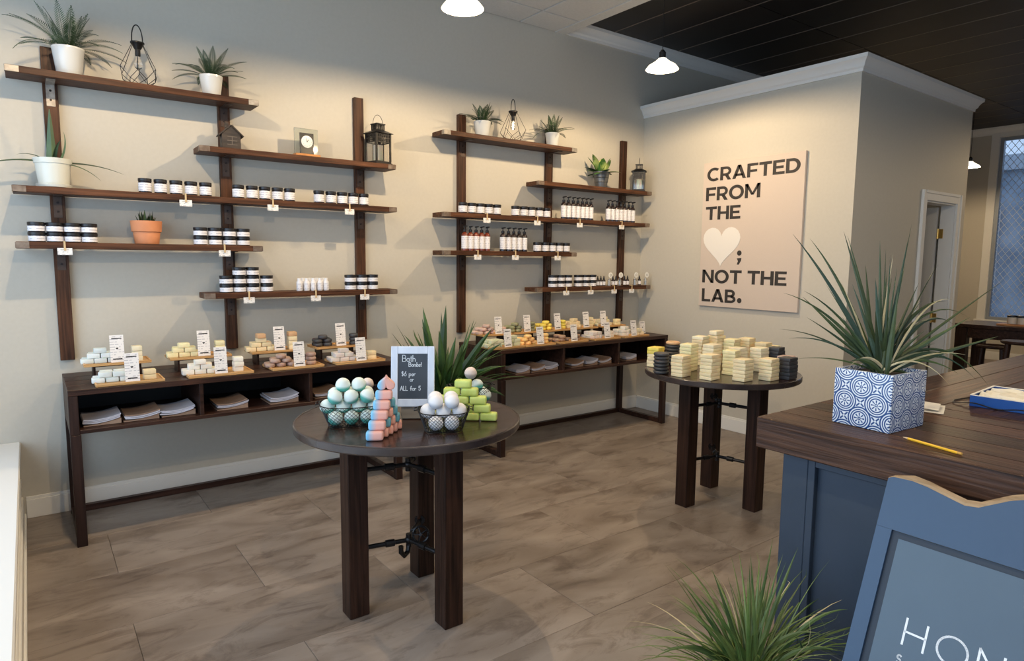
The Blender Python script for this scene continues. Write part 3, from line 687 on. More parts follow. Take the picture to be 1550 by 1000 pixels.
def lantern(label, x, y, z, w, H, rz):
    t = thing('metal_lantern', label, 'lantern', (x, y, z), rz, 'black metal candle lanterns')
    h = w/2; b = .012; e = H*.60
    part('base', M().box(-h-.006, h+.006, -h-.006, h+.006, 0, .010).box(-h, h, -h, h, .010, .022), BLACKM, t, bevel=.0015)
    for sx in (-1, 1):
        for sy in (-1, 1): part('corner_post', M().box(sx*h-(b if sx > 0 else 0), sx*h+(0 if sx > 0 else b), sy*h-(b if sy > 0 else 0), sy*h+(0 if sy > 0 else b), .022, e), BLACKM, t)
    pn = M()
    for s_ in (-1, 1):
        for k in range(7):
            c = -h+b+(w-2*b)*(k+.5)/7; g = .0035
            pn.box(c-g, c+g, s_*(h-.006)-.002, s_*(h-.006)+.002, e-.062, e-.008); pn.box(s_*(h-.006)-.002, s_*(h-.006)+.002, c-g, c+g, e-.062, e-.008)
        for zz in (e-.066, e-.034, e-.008): pn.box(-h+b, h-b, s_*(h-.006)-.003, s_*(h-.006)+.003, zz-.003, zz+.003); pn.box(s_*(h-.006)-.003, s_*(h-.006)+.003, -h+b, h-b, zz-.003, zz+.003)
        pn.box(-.003, .003, s_*(h-.006)-.002, s_*(h-.006)+.002, .022, e-.069)
    part('fretwork', pn, BLACKM, t)
    part('glass_pane', M().box(-h+.0125, h-.0125, -h+.0005, -h+.002, .023, e-.07).box(-h+.0125, h-.0125, h-.002, h-.0005, .023, e-.07).box(-h+.0005, -h+.002, -h+.0125, h-.0125, .023, e-.07).box(h-.002, h-.0005, -h+.0125, h-.0125, .023, e-.07), GLASS, t)
    part('roof', M().add([(-h-.014, -h-.014, e), (h+.014, -h-.014, e), (h+.014, h+.014, e), (-h-.014, h+.014, e), (-h*.5, -h*.5, e+.028), (h*.5, -h*.5, e+.028), (h*.5, h*.5, e+.028), (-h*.5, h*.5, e+.028)], [(3, 2, 1, 0), (4, 5, 6, 7), (0, 1, 5, 4), (1, 2, 6, 5), (2, 3, 7, 6), (3, 0, 4, 7)]), BLACKM, t)
    ch = M(); q = h*.46
    for sx in (-1, 1):
        for sy in (-1, 1): ch.box(sx*q-.004, sx*q+.004, sy*q-.004, sy*q+.004, e+.028, e+.066)
    for k in (-1, 0, 1):
        ch.box(k*q*.5-.0025, k*q*.5+.0025, -q-.002, -q+.002, e+.028, e+.066).box(k*q*.5-.0025, k*q*.5+.0025, q-.002, q+.002, e+.028, e+.066).box(-q-.002, -q+.002, k*q*.5-.0025, k*q*.5+.0025, e+.028, e+.066).box(q-.002, q+.002, k*q*.5-.0025, k*q*.5+.0025, e+.028, e+.066)
    ch.box(-q-.008, q+.008, -q-.008, q+.008, e+.066, e+.074)
    part('chimney', ch, BLACKM, t)
    part('handle', M().tube([(.045*math.cos(a), .0, e+.072+.068*math.sin(a)+ (0.0 if math.sin(a) > 0 else 0)) for a in [PI*(i/18) for i in range(19)]], .0018, 6), BLACKM, t)
    part('candle', M().lathe([(.034, .0225), (.036, .024), (.036, e*.62), (.030, e*.63), (.004, e*.61), (.0015, e*.61), (.0015, e*.66)], 20), mat('ivory_candle_wax', (.80, .76, .60), .5, sss=.2), t)
lantern('large black metal candle lantern at the right end of the second left shelf', X(573, -.14, Z2+.1), -.135, Z2, .140, .38, R_(12))
lantern('smaller black metal candle lantern at the right end of the corner unit', X(968, -.14, Q2+.1), -.130, Q2, .125, .335, R_(40))
# clock
x_ = X(463, -.13, Z2+.1); t = thing('desk_clock', 'small desk clock in a clear glass frame on an orange wooden base', 'clock', (x_, -.14, Z2), R_(2))
part('base', M().box(-.090, .090, -.034, .034, 0, .022), mat('orange_wood', (.50, .20, .05), .35, col2=(.60, .27, .08), scale=5, stretch=(1, 9, 9)), t, bevel=.003)
part('glass_plate', M().box(-.085, .085, -.0005, .0095, .0225, .20), mat('tinted_glass', (.80, .86, .84), .04, trans=1), t, bevel=.002)
dk = part('dark_panel', M().box(-.050, .050, -.010, -.001, .0225, .168), mat('black_lacquer', (.016, .015, .016), .2), t, bevel=.001)
fm = M(); fm.lathe([(.002, 0), (.040, 0), (.042, .003), (.038, .004), (.002, .004)], 28); fm.xf(Matrix.Translation((0, -.0102, .108)) @ Matrix.Rotation(R_(90), 4, 'X'))
fc = part('dial', fm, mat('silver_white_dial', (.78, .78, .72), .35), t)
hm = M(); a = R_(38)
hm.prism([(-.002, -.004), (.002, -.004), (.001, .020), (-.001, .020)], lambda u, v, w: (u*math.cos(a)+v*math.sin(a), w, .108+v*math.cos(a)-u*math.sin(a)), -.0155, -.0145)
a2 = R_(-18); hm.prism([(-.0013, -.004), (.0013, -.004), (.0007, .030), (-.0007, .030)], lambda u, v, w: (u*math.cos(a2)+v*math.sin(a2), w, .108+v*math.cos(a2)-u*math.sin(a2)), -.0165, -.0156)
for k in range(12):
    g_ = 2*PI*k/12; cx_, cz_ = .031*math.sin(g_), .108+.031*math.cos(g_); hm.box(cx_-.0014, cx_+.0014, -.0152, -.0144, cz_-.0014, cz_+.0014)
part('hands', hm, INK, fc)
# little house
x_ = X(350, -.13, Z2+.07); t = thing('wooden_house_ornament', 'small dark wooden house ornament at the left end of the second shelf', 'ornament', (x_-.01, -.145, Z2), R_(-4))
HM = mat('dark_weathered_wood', (.020, .014, .010), .6, col2=(.055, .038, .027), scale=9, stretch=(1, 6, 6), bump=.2)
ol = [(-.058, 0), (.058, 0), (.058, .095), (.0, .150), (-.058, .095)]
part('walls', M().prism(ol, lambda u, v, w: (u, w, v), -.042, .042), HM, t, bevel=.001)
def slab(p0, p1, th, y0, y1, mb):
    d_ = Vector((p1[0]-p0[0], 0, p1[1]-p0[1])).normalized(); n_ = Vector((-d_.z, 0, d_.x))*th
    mb.prism([(p0[0], p0[1]), (p1[0], p1[1]), (p1[0]+n_.x, p1[1]+n_.z), (p0[0]+n_.x, p0[1]+n_.z)], lambda u, v, w: (u, w, v), y0, y1); return mb
rf = slab((.0, .151), (-.074, .081), -.008, -.050, .050, M()); slab((.0, .151), (.074, .081), .008, -.050, .050, rf)
part('roof', rf, HM, t)
part('chimney', M().box(-.030, -.010, -.012, .012, .133, .172), HM, t)
wn_ = M().box(-.026, .036, -.0445, -.0425, .052, .056).box(.003, .007, -.0445, -.0425, .030, .078).box(-.026, .036, -.0445, -.0425, .078, .081).box(-.026, .036, -.0445, -.0425, .027, .030)
part('window_bars', wn_, mat('pale_trim_wood', (.16, .13, .10), .6), t)
# ------------------------------------------------------------------ soap trays on the consoles
def rb(w, d, h, bev=.006, seg=2): return M().box(-w/2, w/2, -d/2, d/2, 0, h), bev, seg
SOAPM = {}
def soapmesh(kind, dims):
    k = (kind,)+dims
    if k not in SOAPM:
        w, d_, h = dims
        if kind == 'bar': SOAPM[k] = M().box(-w/2, w/2, -d_/2, d_/2, 0, h).mesh('soap_bar', None, .7, min(w, d_, h)*(.30 if h > .03 else .18), 3 if h > .03 else 2)
        else: SOAPM[k] = M().lathe([(w*.36, 0), (w*.45, h*.08), (w*.5, h*.32), (w*.5, h*.68), (w*.45, h*.92), (w*.36, h)], 18).mesh('soap_round', None, .9)
    return SOAPM[k]
MESHM = {}
def soap(kind, dims, mt, loc, rz, label, group, name=None):
    key = (kind, dims, mt.name)
    if key not in MESHM:
        me = soapmesh(kind, dims).copy(); me.materials.clear(); me.materials.append(mt); MESHM[key] = me
    o = obj(name or ('soap_bar' if kind == 'bar' else 'round_soap'), MESHM[key], None, loc, rz)
    return tag(o, label, 'soap', group)
def sm(name, c, c2=None): return mat(name, c, .5, col2=c2 or tuple(min(1, v*1.18) for v in c), scale=14, rnd=.06, sss=.12)
CREAM = sm('cream_soap', (.78, .65, .40)); PALE = sm('pale_blue_white_soap', (.68, .74, .72)); IVORY = sm('ivory_soap', (.80, .71, .50)); YELC = sm('pale_yellow_soap', (.80, .72, .42))
TAN = sm('tan_soap', (.62, .38, .20)); CHAR = sm('charcoal_soap', (.035, .035, .038), (.06, .06, .065)); ROSE = sm('brown_pink_soap', (.36, .23, .18), (.55, .40, .32)); PINK = sm('pink_clay_soap', (.60, .42, .36)); OLIVE = sm('olive_green_soap', (.22, .23, .12), (.32, .33, .19))
YEL = sm('bright_yellow_soap', (.82, .66, .12)); ORNG = sm('pale_orange_soap', (.85, .55, .22)); GRNW = sm('green_white_soap', (.55, .60, .38), (.72, .74, .55)); BRN = sm('brown_soap', (.26, .16, .11), (.42, .29, .20)); WHT = sm('white_soap', (.78, .75, .66)); LILAC = sm('white_lilac_soap', (.66, .62, .58))
def heart_pts(s, n=20):
    out = []
    for i in range(n):
        a = 2*PI*i/n; out.append((s*16*math.sin(a)**3/17, s*(13*math.cos(a)-5*math.cos(2*a)-2*math.cos(3*a)-math.cos(4*a))/17))
    return out[::-1]
def card(label, x, y, z, h=.155, rz=0, logo=None):
    t = thing('soap_card', label, 'card', (x, y, z), rz, 'printed soap cards on the trays')
    part('card_foot', M().box(-.033, .033, -.020, .020, 0, .020), BAMBOO, t, bevel=.002)
    s0 = M(); s0.box(-.036, .036, -.0015, .0015, .002, h); tilt = Matrix.Translation((0, -.022, 0)) @ Matrix.Rotation(R_(-9), 4, 'X')
    s0.xf(tilt); c = part('card_sheet', s0, CARDP, t)
    hp = M().prism(heart_pts(.0075), lambda u, v, w: (u, w, h*.52+v), -.0022, -.0016); hp.xf(tilt); part('printed_heart', hp, INK, c)
    bp = M().box(-.026, .026, -.0021, -.0016, h*.86, h*.895).box(-.024, .024, -.0021, -.0016, h*.12, h*.16); bp.xf(tilt); part('printed_heading', bp, INK, c)
def tray(nm, x0, x1, y0, y1, z, riser):
    t = thing('bamboo_tray', nm, 'tray', ((x0+x1)/2, (y0+y1)/2, z), 0, 'bamboo soap trays')
    w, d_ = (x1-x0)/2, (y1-y0)/2
    part('tray_board', M().box(-w, w, -d_, d_, 0, .009), BAMBOO, t, bevel=.002)
    rm = M().box(-w, w, -d_, -d_+.008, .009, .016).box(-w, w, d_-.008, d_, .009, .016).box(-w, -w+.008, -d_+.008, d_-.008, .009, .016).box(w-.008, w, -d_+.008, d_-.008, .009, .016)
    part('rim', rm, BAMBOO, t)
    if riser:
        r = thing('tray_riser', 'low dark wooden riser under '+nm[0].lower()+nm[1:].split(',')[0], 'riser', ((x0+x1)/2, (y0+y1)/2+.02, CT), 0, 'tray risers')
        hh = z-CT
        part('top_board', M().box(-w*.72, w*.72, -d_*.6, d_*.6, hh-.012, hh), CONX, r); 
        for s_ in (-1, 1): part('side_board', M().box(s_*w*.72-(.012 if s_ > 0 else 0), s_*w*.72+(0 if s_ > 0 else .012), -d_*.6, d_*.6, 0, hh-.0125), CONX, r)
def cluster(x, y, z, kind, dims, mt, levels, where, ang=0, seed=0, grp=None):
    """pile of soaps: levels = list of rows counts"""
    rg = random.Random(seed); w, d_, h = dims; cnt = sum(levels); i = 0
    names = {0: 'bottom', len(levels)-1: 'top'}
    for k, n in enumerate(levels):
        for j in range(n):
            ox = (j-(n-1)/2)*(w*1.06); oy = rg.uniform(-.004, .004)
            lx = x+ox*math.cos(ang)-oy*math.sin(ang); ly = y+ox*math.sin(ang)+oy*math.cos(ang)
            pos = names.get(k, 'middle' if len(levels) == 3 else ORD[k]+'-layer')
            if len(levels) == 1: pos = ''
            s_ = '' if n == 1 else lr(j, n)+' '
            soap(kind, dims, mt, (lx, ly, z+k*(h+.0005)), ang+rg.uniform(-.07, .07), ('%s %s%s %s' % (pos, s_, SN[mt.name], where)).strip(), grp or 'soaps on the bamboo trays')
SN = {m_.name: m_.name.replace('_', ' ') for m_ in (CREAM, PALE, IVORY, YELC, TAN, CHAR, ROSE, PINK, OLIVE, YEL, ORNG, GRNW, BRN, WHT, LILAC)}
BAR = (.064, .048, .029); BAR2 = (.056, .060, .030); RND = (.066, .066, .027)
ZF = CT+.0005; ZR = CT+.078; TH = .0095
# (front?, x0, x1, name, [cluster specs: dx fraction, kind, dims, mat, levels], card px fraction)
LT = [
 (0, -5.045, -4.700, 'Rear tray at the left end of the left console', [(.26, 'bar', BAR, PALE, [3, 2, 1]), (.80, 'bar', BAR2, IVORY, [1, 1, 1])], .50),
 (1, -5.010, -4.670, 'Front tray at the left end of the left console', [(.26, 'bar', BAR, PALE, [3, 2]), (.80, 'bar', BAR, CREAM, [1, 1])], .53),
 (0, -4.600, -4.240, 'Second rear tray of the left console', [(.26, 'bar', BAR, YELC, [3, 2, 1]), (.84, 'bar', BAR2, YELC, [1, 1, 1])], .56),
 (1, -4.545, -4.175, 'Second front tray of the left console', [(.22, 'bar', BAR, WHT, [3, 2, 1]), (.80, 'bar', BAR2, WHT, [1, 1, 1])], .50),
 (0, -4.115, -3.775, 'Third rear tray of the left console', [(.24, 'bar', BAR, CREAM, [3, 2, 1]), (.84, 'bar', BAR2, CREAM, [1, 1, 1])], .56),
 (1, -4.060, -3.725, 'Third front tray of the left console', [(.25, 'rnd', RND, ROSE, [3, 2, 1]), (.82, 'rnd', RND, ROSE, [1, 1, 1])], .53),
 (0, -3.680, -3.340, 'Last rear tray of the left console', [(.22, 'rnd', RND, CHAR, [2, 2, 1]), (.88, 'rnd', RND, CHAR, [1, 1, 1])], .56),
 (1, -3.640, -3.285, 'Last front tray of the left console', [(.25, 'bar', BAR, LILAC, [3, 2, 1]), (.80, 'bar', BAR, CREAM, [1, 1])], .52)]
for k, (fr, x0, x1, nm, cl, cf) in enumerate(LT):
    y0, y1 = (-.655, -.425) if fr else (-.395, -.195)
    z = ZF if fr else ZR
    tray(nm, x0, x1, y0, y1, z, not fr)
    wh = ('front' if fr else 'rear')+' tray '+['at far left', 'second-from-left', 'third-from-left', 'beside the chalkboard'][k//2]
    for q, (u, kd, dm, mt_, lv) in enumerate(cl):
        yc = (y0+y1)/2-(.01 if q == 0 else .03)
        cluster(x0+(x1-x0)*u, yc, z+TH, kd, dm, mt_, lv, ('pile' if q == 0 else 'stack')+', '+wh, seed=k*7+q)
        if q == 0: cluster(x0+(x1-x0)*u+.01, yc+.058, z+TH, kd, dm, mt_, lv[:2], 'back pile, '+wh, seed=k*7+q+3)
    card('White printed soap card on the '+wh+' of the left console', x0+(x1-x0)*cf, y0+(.04 if fr else .05), z+TH, .165)
tb = cluster
soap('bar', BAR2, TAN, (-4.035, -.31, ZR+TH+.0885), 0, 'tan soap bar topping the pile on the third-from-left rear tray', 'soaps on the bamboo trays')
soap('bar', BAR2, TAN, (-3.83, -.325, ZR+TH+.0915), 0, 'tan soap bar on the right stack, third-from-left rear tray', 'soaps on the bamboo trays')
RT = [
 (0, 731, 'pink', [(.30, 'rnd', RND, PINK, [3, 2, 1]), (.80, 'rnd', RND, PINK, [2, 1])], .55),
 (1, 746, 'green', [(.30, 'bar', BAR, GRNW, [3, 2]), (.78, 'bar', BAR, GRNW, [2, 2, 1])], .50),
 (0, 776, 'olive', [(.28, 'rnd', RND, OLIVE, [2, 2, 1]), (.84, 'rnd', RND, OLIVE, [1, 1, 1])], .55),
 (1, 796, 'orange', [(.28, 'rnd', RND, ORNG, [3, 2, 1]), (.82, 'rnd', RND, ORNG, [1, 1, 1])], .52),
 (0, 825, 'yellow', [(.25, 'rnd', RND, YEL, [2, 2, 1]), (.84, 'rnd', RND, YEL, [1, 1, 1])], .52),
 (1, 849, 'brown', [(.28, 'rnd', RND, BRN, [3, 1]), (.78, 'rnd', RND, BRN, [1, 1])], .52),
 (0, 868, 'cream', [(.26, 'bar', BAR, CREAM, [3, 2, 1]), (.84, 'bar', BAR2, CREAM, [1, 1, 1])], .56),
 (1, 901, 'lilac', [(.28, 'bar', BAR2, LILAC, [3, 2]), (.80, 'bar', BAR2, WHT, [1, 1])], .52),
 (0, 912, 'ivory', [(.30, 'bar', BAR, IVORY, [3, 2, 1]), (.84, 'bar', BAR, YELC, [1, 1])], .10),
 (1, 947, 'white', [(.24, 'bar', BAR2, WHT, [2, 2, 1]), (.78, 'bar', BAR2, IVORY, [2, 1])], .40)]
for k, (fr, px, cn, cl, cf) in enumerate(RT):
    y0, y1 = (-.635, -.425) if fr else (-.390, -.195)
    z = ZF if fr else ZR
    x0 = X(px, y0, z)
    x1 = x0+(.325 if fr else .315)
    if fr and k == 9: x1 = min(x1, RX1-.02)
    tray(('Front' if fr else 'Rear')+' tray of %s soaps on the corner console' % cn, x0, x1, y0, y1, z, not fr)
    wh = 'on the corner console %s tray' % ('front' if fr else 'rear')
    for q, (u, kd, dm, mt_, lv) in enumerate(cl):
        cluster(x0+(x1-x0)*u, (y0+y1)/2-(.01 if q == 0 else .02), z+TH, kd, dm, mt_, lv, ('left pile ' if q == 0 else 'right pile ')+wh, seed=k*5+q)
        if q == 0: cluster(x0+(x1-x0)*u, (y0+y1)/2+.053, z+TH, kd, dm, mt_, lv[:2], 'back pile '+wh, seed=k*5+q+2)
    card('White printed soap card beside the %s soaps on the corner console' % cn, x0+(x1-x0)*cf, y0+.035, z+TH, .150)
card('Rightmost printed soap card, at the corner end of the console', RX1-.13, -.44, ZF, .12)
# ------------------------------------------------------------------ round pub tables
def round_table(label, cx, cy, r, zt, legs, wheel):
    t = thing('round_table', label, 'table', (cx, cy, 0))
    n = 5; w = 2*r/n
    for i in range(n):   # planked top cut to the circle
        y0, y1 = -r+i*w+.0008, -r+(i+1)*w-.0008
        up = []; lo_ = []
        K = 14
        y0c, y1c = max(y0, -r+.001), min(y1, r-.001)
        rr = r-.006
        ys = [y0c+(y1c-y0c)*q/K for q in range(K+1)]
        pts = [(math.sqrt(max(0, rr*rr-y*y)), y) for y in ys]+[(-math.sqrt(max(0, rr*rr-y*y)), y) for y in reversed(ys)]
        part('top_plank', M().prism(pts, lambda u, v, q: (u, v, q), zt-.030, zt), TBLT, t, sharp=.3)
    part('edge_band', M().lathe([(r-.0055, zt-.034), (r-.001, zt-.036), (r+.004, zt-.030), (r+.004, zt-.004), (r, zt), (r-.0055, zt+.001)], 72, cap=False), TBLE, t)
    cs = []
    for i, (x, y) in enumerate(legs):
        part('leg', M().box(x-.046-cx, x+.046-cx, y-.046-cy, y+.046-cy, 0, zt-.0365), TBLL, t, bevel=.003); cs.append(Vector((x-cx, y-cy, 0)))
    ctr = (cs[0]+cs[1]+cs[2])/3
    for z in (.30, .66):
        for c in cs:
            d_ = (ctr-c).normalized(); a = c+d_*.05; a.z = b_ = z; e = Vector((ctr.x, ctr.y, z))
            p = part('pipe', M().tube([a, e], .0105, 10), PIPE, t)
            mid = a.lerp(e, .55)
            part('coupling', M().tube([mid-d_*.022, mid-d_*.02, mid+d_*.02, mid+d_*.022], [.013, .0165, .0165, .013], 10), PIPE, p)
            part('flange', M().tube([c+Vector((0, 0, z))+d_*.046, c+Vector((0, 0, z))+d_*.056], .026, 14), PIPE, p)
        hub = M().ball((ctr.x, ctr.y, z), .020, 12, 8).tube([(ctr.x, ctr.y, z-.03), (ctr.x, ctr.y, z+.03)], .014, 10)
        h = part('pipe_hub', hub, PIPE, t)
        if wheel and z < .5:
            cw = Vector((ctr.x+.035, ctr.y-.05, z+.035)); ax = Vector((-.5, -.75, .3)).normalized()
            u = ax.cross(Vector((0, 0, 1))).normalized(); v = ax.cross(u)
            wh_ = M().tube([cw+(u*math.cos(2*PI*k/20)+v*math.sin(2*PI*k/20))*.036 for k in range(20)], .006, 6, close=True)
            for k in range(5): wh_.tube([cw, cw+(u*math.cos(2*PI*k/5)+v*math.sin(2*PI*k/5))*.035], .004, 5)
            wh_.tube([cw+ax*.01, cw-ax*.05], .007, 8); part('valve_wheel', wh_, PIPE, h)
            part('elbow', M().tube([(ctr.x, ctr.y, z-.02), (ctr.x-.01, ctr.y-.01, z-.05), (ctr.x-.035, ctr.y-.02, z-.06), (ctr.x-.05, ctr.y-.02, z-.04), (ctr.x-.052, ctr.y-.022, z-.01)], .012, 8), PIPE, h)
    return t
T1 = (-3.915, -2.215); T2 = (-1.642, -2.243); ZTB = .882; R1 = .500; R2 = .487
round_table('nearer round dark table with bath bombs, on three square legs', T1[0], T1[1], R1, ZTB, [(-4.167, -2.172), (-3.867, -2.483), (-3.738, -2.005)], True)
round_table('farther round dark table covered in cream soap stacks', T2[0], T2[1], R2, ZTB, [(-1.881, -2.180), (-1.586, -2.485), (-1.445, -2.045)], False)
# ------------------------------------------------------------------ soap stacks on the farther table
def tpos(px, py): p = at(px, py, 2, ZTB); return p.x, p.y
SB = (.096, .082, .0215); SR = (.078, .078, .021); SBK = (.085, .080, .1)
def stack(px, py, kind, dims, mt, n, where, rz=0, z0=ZTB+.0012, seed=0, seq=None):
    rg = random.Random(seed+int(px)); x, y = tpos(px, py); y += .04; x += .03
    for k in range(n):
        lv = 'bottom' if k == 0 else 'top' if k == n-1 else ORD[k]+'-layer'
        if n == 1: lv = ''
        m_ = seq[k] if seq else mt
        soap(kind, dims, m_, (x+rg.uniform(-.0025, .0025), y+rg.uniform(-.0025, .0025), z0+k*(dims[2]+.0004)), rz+rg.uniform(-.05, .05), ('%s %s %s' % (lv, SN[m_.name], where)).strip(), 'soap stacks on the farther round table')
    return x, y, z0+n*(dims[2]+.0004)
CH6 = (.098, .098, .022)
stack(1003, 567, 'rnd', CH6, CHAR, 6, 'in the dark stack at the table left edge')
stack(994, 556, 'bar', SB, None, 6, 'in the stack behind the dark left stack', .3, seq=[CREAM, CREAM, CREAM, CREAM, YEL, YEL])
stack(1020, 552, 'rnd', CH6, None, 7, 'in the second dark stack from left', 0, seq=[CHAR]*6+[TAN])
stack(1033, 571, 'bar', SB, CREAM, 6, 'in the front cream stack nearest the left edge', .12)
stack(1045, 562, 'bar', SB, YELC, 8, 'in the tall stack behind the front left stack', .15)
stack(1078, 576, 'bar', SB, CREAM, 7, 'in the middle front stack', .05)
stack(1080, 563, 'bar', SB, IVORY, 8, 'directly behind the middle front stack', .05)
stack(1062, 553, 'bar', SB, CREAM, 8, 'in the back stack left of centre', .1)
stack(1086, 551, 'bar', SB, CREAM, 9, 'in the back stack at the centre', .0)
stack(1110, 568, 'bar', SB, YELC, 7, 'in the stack in the gap, centre', .3)
stack(1128, 578, 'bar', SB, CREAM, 6, 'in the front stack right of centre', .08)
stack(1120, 563, 'bar', SB, IVORY, 7, 'behind the front stack right of centre', .1)
stack(1110, 552, 'bar', SB, YELC, 8, 'in the back stack right of centre', .2)
stack(1168, 577, 'bar', SB, CREAM, 6, 'in the front stack beside the black block', .06)
stack(1152, 563, 'bar', SB, IVORY, 7, 'behind the front stack beside the black block', .06)
stack(1133, 550, 'bar', SB, CREAM, 8, 'in the back row, third from right', .1)
stack(1158, 553, 'bar', SB, CREAM, 7, 'in the back row, second from right', .15)
stack(1194, 566, 'bar', SB, PINK, 5, 'in the rightmost back stack', .2)
stack(1172, 553, 'bar', SB, YELC, 6, 'in the back row beside the black soap', .2)
stack(1196, 575, 'bar', (.096, .082, .0215), CHAR, 6, 'in the black stack at the right edge', .02)
stack(1178, 562, 'bar', (.094, .078, .0215), CHAR, 7, 'in the black stack farther back, right side', .1)
x_, y_ = tpos(1086, 551); 
soap('bar', (.105, .06, .032), IVORY, (x_+.03, y_+.04, ZTB+.0012+9*.0219+.0002), .1, 'big cream soap slab crowning the pile on the farther round table', 'soap stacks on the farther round table')
x_, y_ = tpos(1062, 553); soap('bar', SB, IVORY, (x_+.03, y_+.04, ZTB+.0012+8*.0219+.0002), .2, 'loose cream soap beside the big crowning slab', 'soap stacks on the farther round table')
# ------------------------------------------------------------------ bath bombs and signs on the nearer table
TEAL = (.10, .40, .33); 
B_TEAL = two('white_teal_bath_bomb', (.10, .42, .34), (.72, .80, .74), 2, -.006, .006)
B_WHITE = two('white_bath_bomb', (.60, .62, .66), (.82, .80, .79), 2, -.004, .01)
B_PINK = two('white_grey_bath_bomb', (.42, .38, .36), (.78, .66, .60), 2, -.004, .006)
BLUEPINK = two('pink_blue_soap', (.22, .52, .72), (.80, .42, .34), 0, -.013, .012)
TEALB = sm('teal_blue_soap', (.12, .34, .40)); LIME = sm('lime_green_soap', (.52, .62, .12), (.68, .76, .22)); PEACH = sm('peach_pink_soap', (.75, .36, .26))
SN.update({TEALB.name: 'teal blue soap', LIME.name: 'lime green soap', PEACH.name: 'peach pink soap', BLUEPINK.name: 'pink and blue soap'})
bomb_me = {}
def bomb(loc, mt, label, group, r=.031, rot=(0, 0, 0)):
    k = (mt.name, r)
    if k not in bomb_me: bomb_me[k] = M().lathe([(r*math.cos(a)*(1.0), r*math.sin(a)) if abs(a) > .12 else (r*1.035, r*math.sin(a)) for a in [-PI/2+PI*i/14 for i in range(15)]], 20).mesh('bath_bomb', mt, .9)
    o = obj('bath_bomb', bomb_me[k], None, loc); o.rotation_euler = rot; return tag(o, label, 'bath bomb', group)
WIRE = mat('black_basket_wire', (.015, .014, .014), .35, .6)
def basket(label, x, y, z, rz, w, d_, h):
    """open wire basket, wider at the rim, diamond mesh"""
    t = thing('wire_basket', label, 'basket', (x, y, z), rz, 'black wire baskets')
    def per(u, s_):   # rounded rectangle perimeter point at u in [0,1), scale s_
        n_ = 3.6; a = 2*PI*u; c, s__ = math.cos(a), math.sin(a)
        k = (abs(c)**n_+abs(s__)**n_)**(-1/n_); return Vector((w/2*s_*k*c, d_/2*s_*k*s__, 0))
    def P(u, v): q = per(u % 1, .72+.28*v); q.z = .003+(h-.006)*v + (.012*abs(math.cos(2*PI*u))**3*v); return q
    N = 44; mb = M()
    for k in range(N):
        for s_ in (1, -1):
            mb.tube([P((k+s_*q*1.25)/N, q/4) for q in range(5)], .0010, 3, cap=False)
    part('wire_mesh', mb, WIRE, t, sharp=None)
    part('rim', M().tube([P(k/40, 1) for k in range(40)], .0022, 6, close=True), WIRE, t)
    part('base_ring', M().tube([P(k/40, 0) for k in range(40)], .0018, 5, close=True), WIRE, t)
    fl = M()
    for k in range(-6, 7):
        xx = k*w*.72/14; yy = d_*.36*(1-abs(k)/14)
        fl.tube([(xx, -yy, .002), (xx, yy, .002)], .0007, 3)
    part('base_wires', fl, WIRE, t)
    for s_ in (-1, 1):
        part('handle', M().tube([(s_*(w/2+.000), -d_*.16, h+.008), (s_*(w/2+.014), -d_*.14, h+.004), (s_*(w/2+.014), d_*.14, h+.004), (s_*(w/2+.000), d_*.16, h+.008)], .0024, 6), WIRE, t)
    return t
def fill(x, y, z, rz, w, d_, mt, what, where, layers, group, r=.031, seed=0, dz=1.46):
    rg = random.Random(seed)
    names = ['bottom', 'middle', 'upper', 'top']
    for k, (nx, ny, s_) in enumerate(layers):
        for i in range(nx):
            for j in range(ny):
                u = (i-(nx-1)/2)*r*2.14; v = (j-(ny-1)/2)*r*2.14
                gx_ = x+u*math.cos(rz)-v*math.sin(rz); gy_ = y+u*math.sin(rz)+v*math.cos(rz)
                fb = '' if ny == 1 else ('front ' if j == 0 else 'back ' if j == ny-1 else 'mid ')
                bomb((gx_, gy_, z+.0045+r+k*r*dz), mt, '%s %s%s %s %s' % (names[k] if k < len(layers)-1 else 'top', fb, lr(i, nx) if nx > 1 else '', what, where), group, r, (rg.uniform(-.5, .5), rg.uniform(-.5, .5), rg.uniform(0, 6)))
bx, by = tpos(529, 650); rzb = R_(-22)
bx += .055; by += .085
bx -= .01
basket('black wire basket of white and teal bath bombs, left on the nearer table', bx, by, ZTB+.001, rzb, .265, .185, .092)
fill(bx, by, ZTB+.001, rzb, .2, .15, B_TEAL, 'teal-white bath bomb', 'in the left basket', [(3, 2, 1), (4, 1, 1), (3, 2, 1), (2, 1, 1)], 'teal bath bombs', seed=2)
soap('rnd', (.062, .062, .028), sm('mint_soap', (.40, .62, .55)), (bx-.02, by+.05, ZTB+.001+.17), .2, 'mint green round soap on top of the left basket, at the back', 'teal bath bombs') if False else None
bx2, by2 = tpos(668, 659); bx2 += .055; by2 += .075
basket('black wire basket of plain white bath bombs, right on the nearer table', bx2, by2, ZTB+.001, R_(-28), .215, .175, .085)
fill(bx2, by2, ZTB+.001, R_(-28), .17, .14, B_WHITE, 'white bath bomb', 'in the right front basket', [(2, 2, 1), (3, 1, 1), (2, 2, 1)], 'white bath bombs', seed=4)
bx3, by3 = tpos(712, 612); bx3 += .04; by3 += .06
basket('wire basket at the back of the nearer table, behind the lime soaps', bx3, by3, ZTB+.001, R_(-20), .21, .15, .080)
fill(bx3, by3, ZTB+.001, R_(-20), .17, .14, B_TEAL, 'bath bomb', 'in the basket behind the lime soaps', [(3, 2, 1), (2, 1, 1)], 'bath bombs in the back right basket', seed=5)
p_ = at(722, 575, 2, 1.03); bomb((bx3, by3, ZTB+.0055+.031*1+.031*1.46+.0625), B_PINK, 'pinkish white bath bomb topping the back right basket', 'bath bombs in the back right basket')
